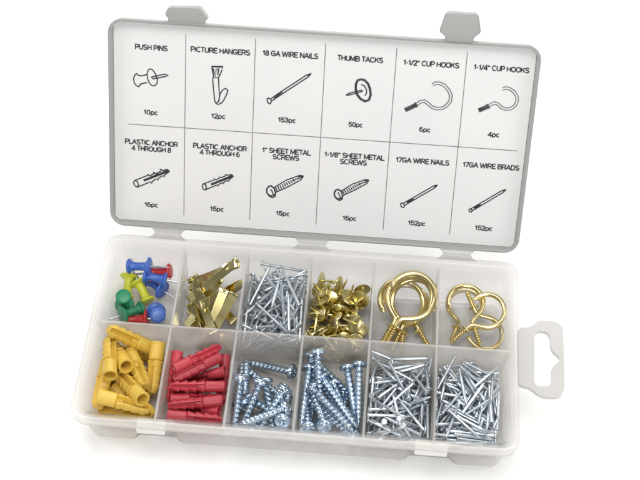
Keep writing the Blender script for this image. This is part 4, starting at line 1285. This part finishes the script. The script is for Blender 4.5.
  (670.8,-119.7,-154.3,390,-389,682,482,0),
  (837.7,-185.2,-154.3,536,548,358,-532,0),
  (894.6,-83,-181.2,309,-499,-519,-621,0),
  (731.1,-7.2,-198.6,679,-238,-509,472,0),
  (728.3,2.6,-159.9,828,160,468,265,0),
  (731.2,-361.9,-170.2,671,116,-722,-120,0),
  (848.6,-219.6,-151.1,682,-693,223,69,0),
  (741.4,-72.6,-166.3,174,-543,428,701,0),
  (776.2,-290.5,-155,693,179,677,-173,0),
  (728.7,-81.1,-158,671,-326,-609,-269,0),
  (758.6,-78.4,-151.8,25,779,299,551,0),
  (831.8,-381.6,-168.7,19,684,-33,-729,0),
  (877,-245.9,-153.5,516,-558,511,402,0),
  (897.7,-134.9,-169.9,247,442,-631,587,0),
  (842.1,-32.7,-126.8,393,725,391,409,0),
  (781.6,-352,-154.3,632,237,-690,-261,0),
  (881.5,-173.1,-145,287,10,756,588,0),
  (831.4,-24.8,-153.7,508,500,458,530,0),
  (799.4,-150.3,-153.1,75,-420,-644,-635,0),
  (818.2,-370.7,-153.8,657,-315,-575,372,0),
  (826.9,-43,-151.8,412,-487,-62,767,0),
  (823.8,-148.5,-154.3,66,304,587,-747,0),
  (818.4,-120.8,-138.4,481,-193,-709,-478,0),
  (884.5,-200.2,-130.3,577,636,411,-306,0),
  (817.6,-57.9,-155.1,45,609,-191,769,0),
  (775.6,-399.4,-165.6,408,-567,360,-618,0),
  (715.1,-200.4,-138.7,427,606,254,-621,0),
  (819.6,-81.2,-133.6,273,360,-483,-750,0),
  (849.7,-213.4,-121.7,564,112,-773,268,0),
  (805.6,-186.7,-118.9,660,585,-465,76,0),
  (869.2,-61.6,-123.1,548,94,-677,482,0),
  (891.3,-119.8,-111.6,635,444,-409,482,0),
  (782.5,-94.2,-138.1,251,-105,678,-683,0),
  (822.5,-337.6,-146.5,533,-338,487,-604,0),
  (674.7,-64.6,-135,406,19,479,778,0),
  (764.8,-321.9,-129.2,449,169,-634,-607,0),
  (757,-126.9,-128.2,655,-688,147,273,0),
  (713.4,-300.4,-140.1,388,-531,-450,-604,0),
 ],
}

PROTO = {}
def copy_tree(o):
    c = o.copy(); col.objects.link(c)
    for ch in list(o.children):
        d = ch.copy(); col.objects.link(d); d.parent = c
    return c
for kind, rows in ITEMS.items():
    for x, y, z, qw, qx, qy, qz, label in rows:
        if kind not in PROTO:
            o = PROTO[kind] = MAKERS[kind]()
        else:
            o = copy_tree(PROTO[kind])
        o.rotation_mode = 'QUATERNION'
        o.location = (x / 1000, y / 1000, z / 1000)
        o.rotation_quaternion = Quaternion((qw / 1000, qx / 1000, qy / 1000, qz / 1000)).normalized()
        o['label'] = label if isinstance(label, str) else LABELS[kind][label]
        o['category'] = CATEGORY[kind]
        o['group'] = GROUPS[kind]
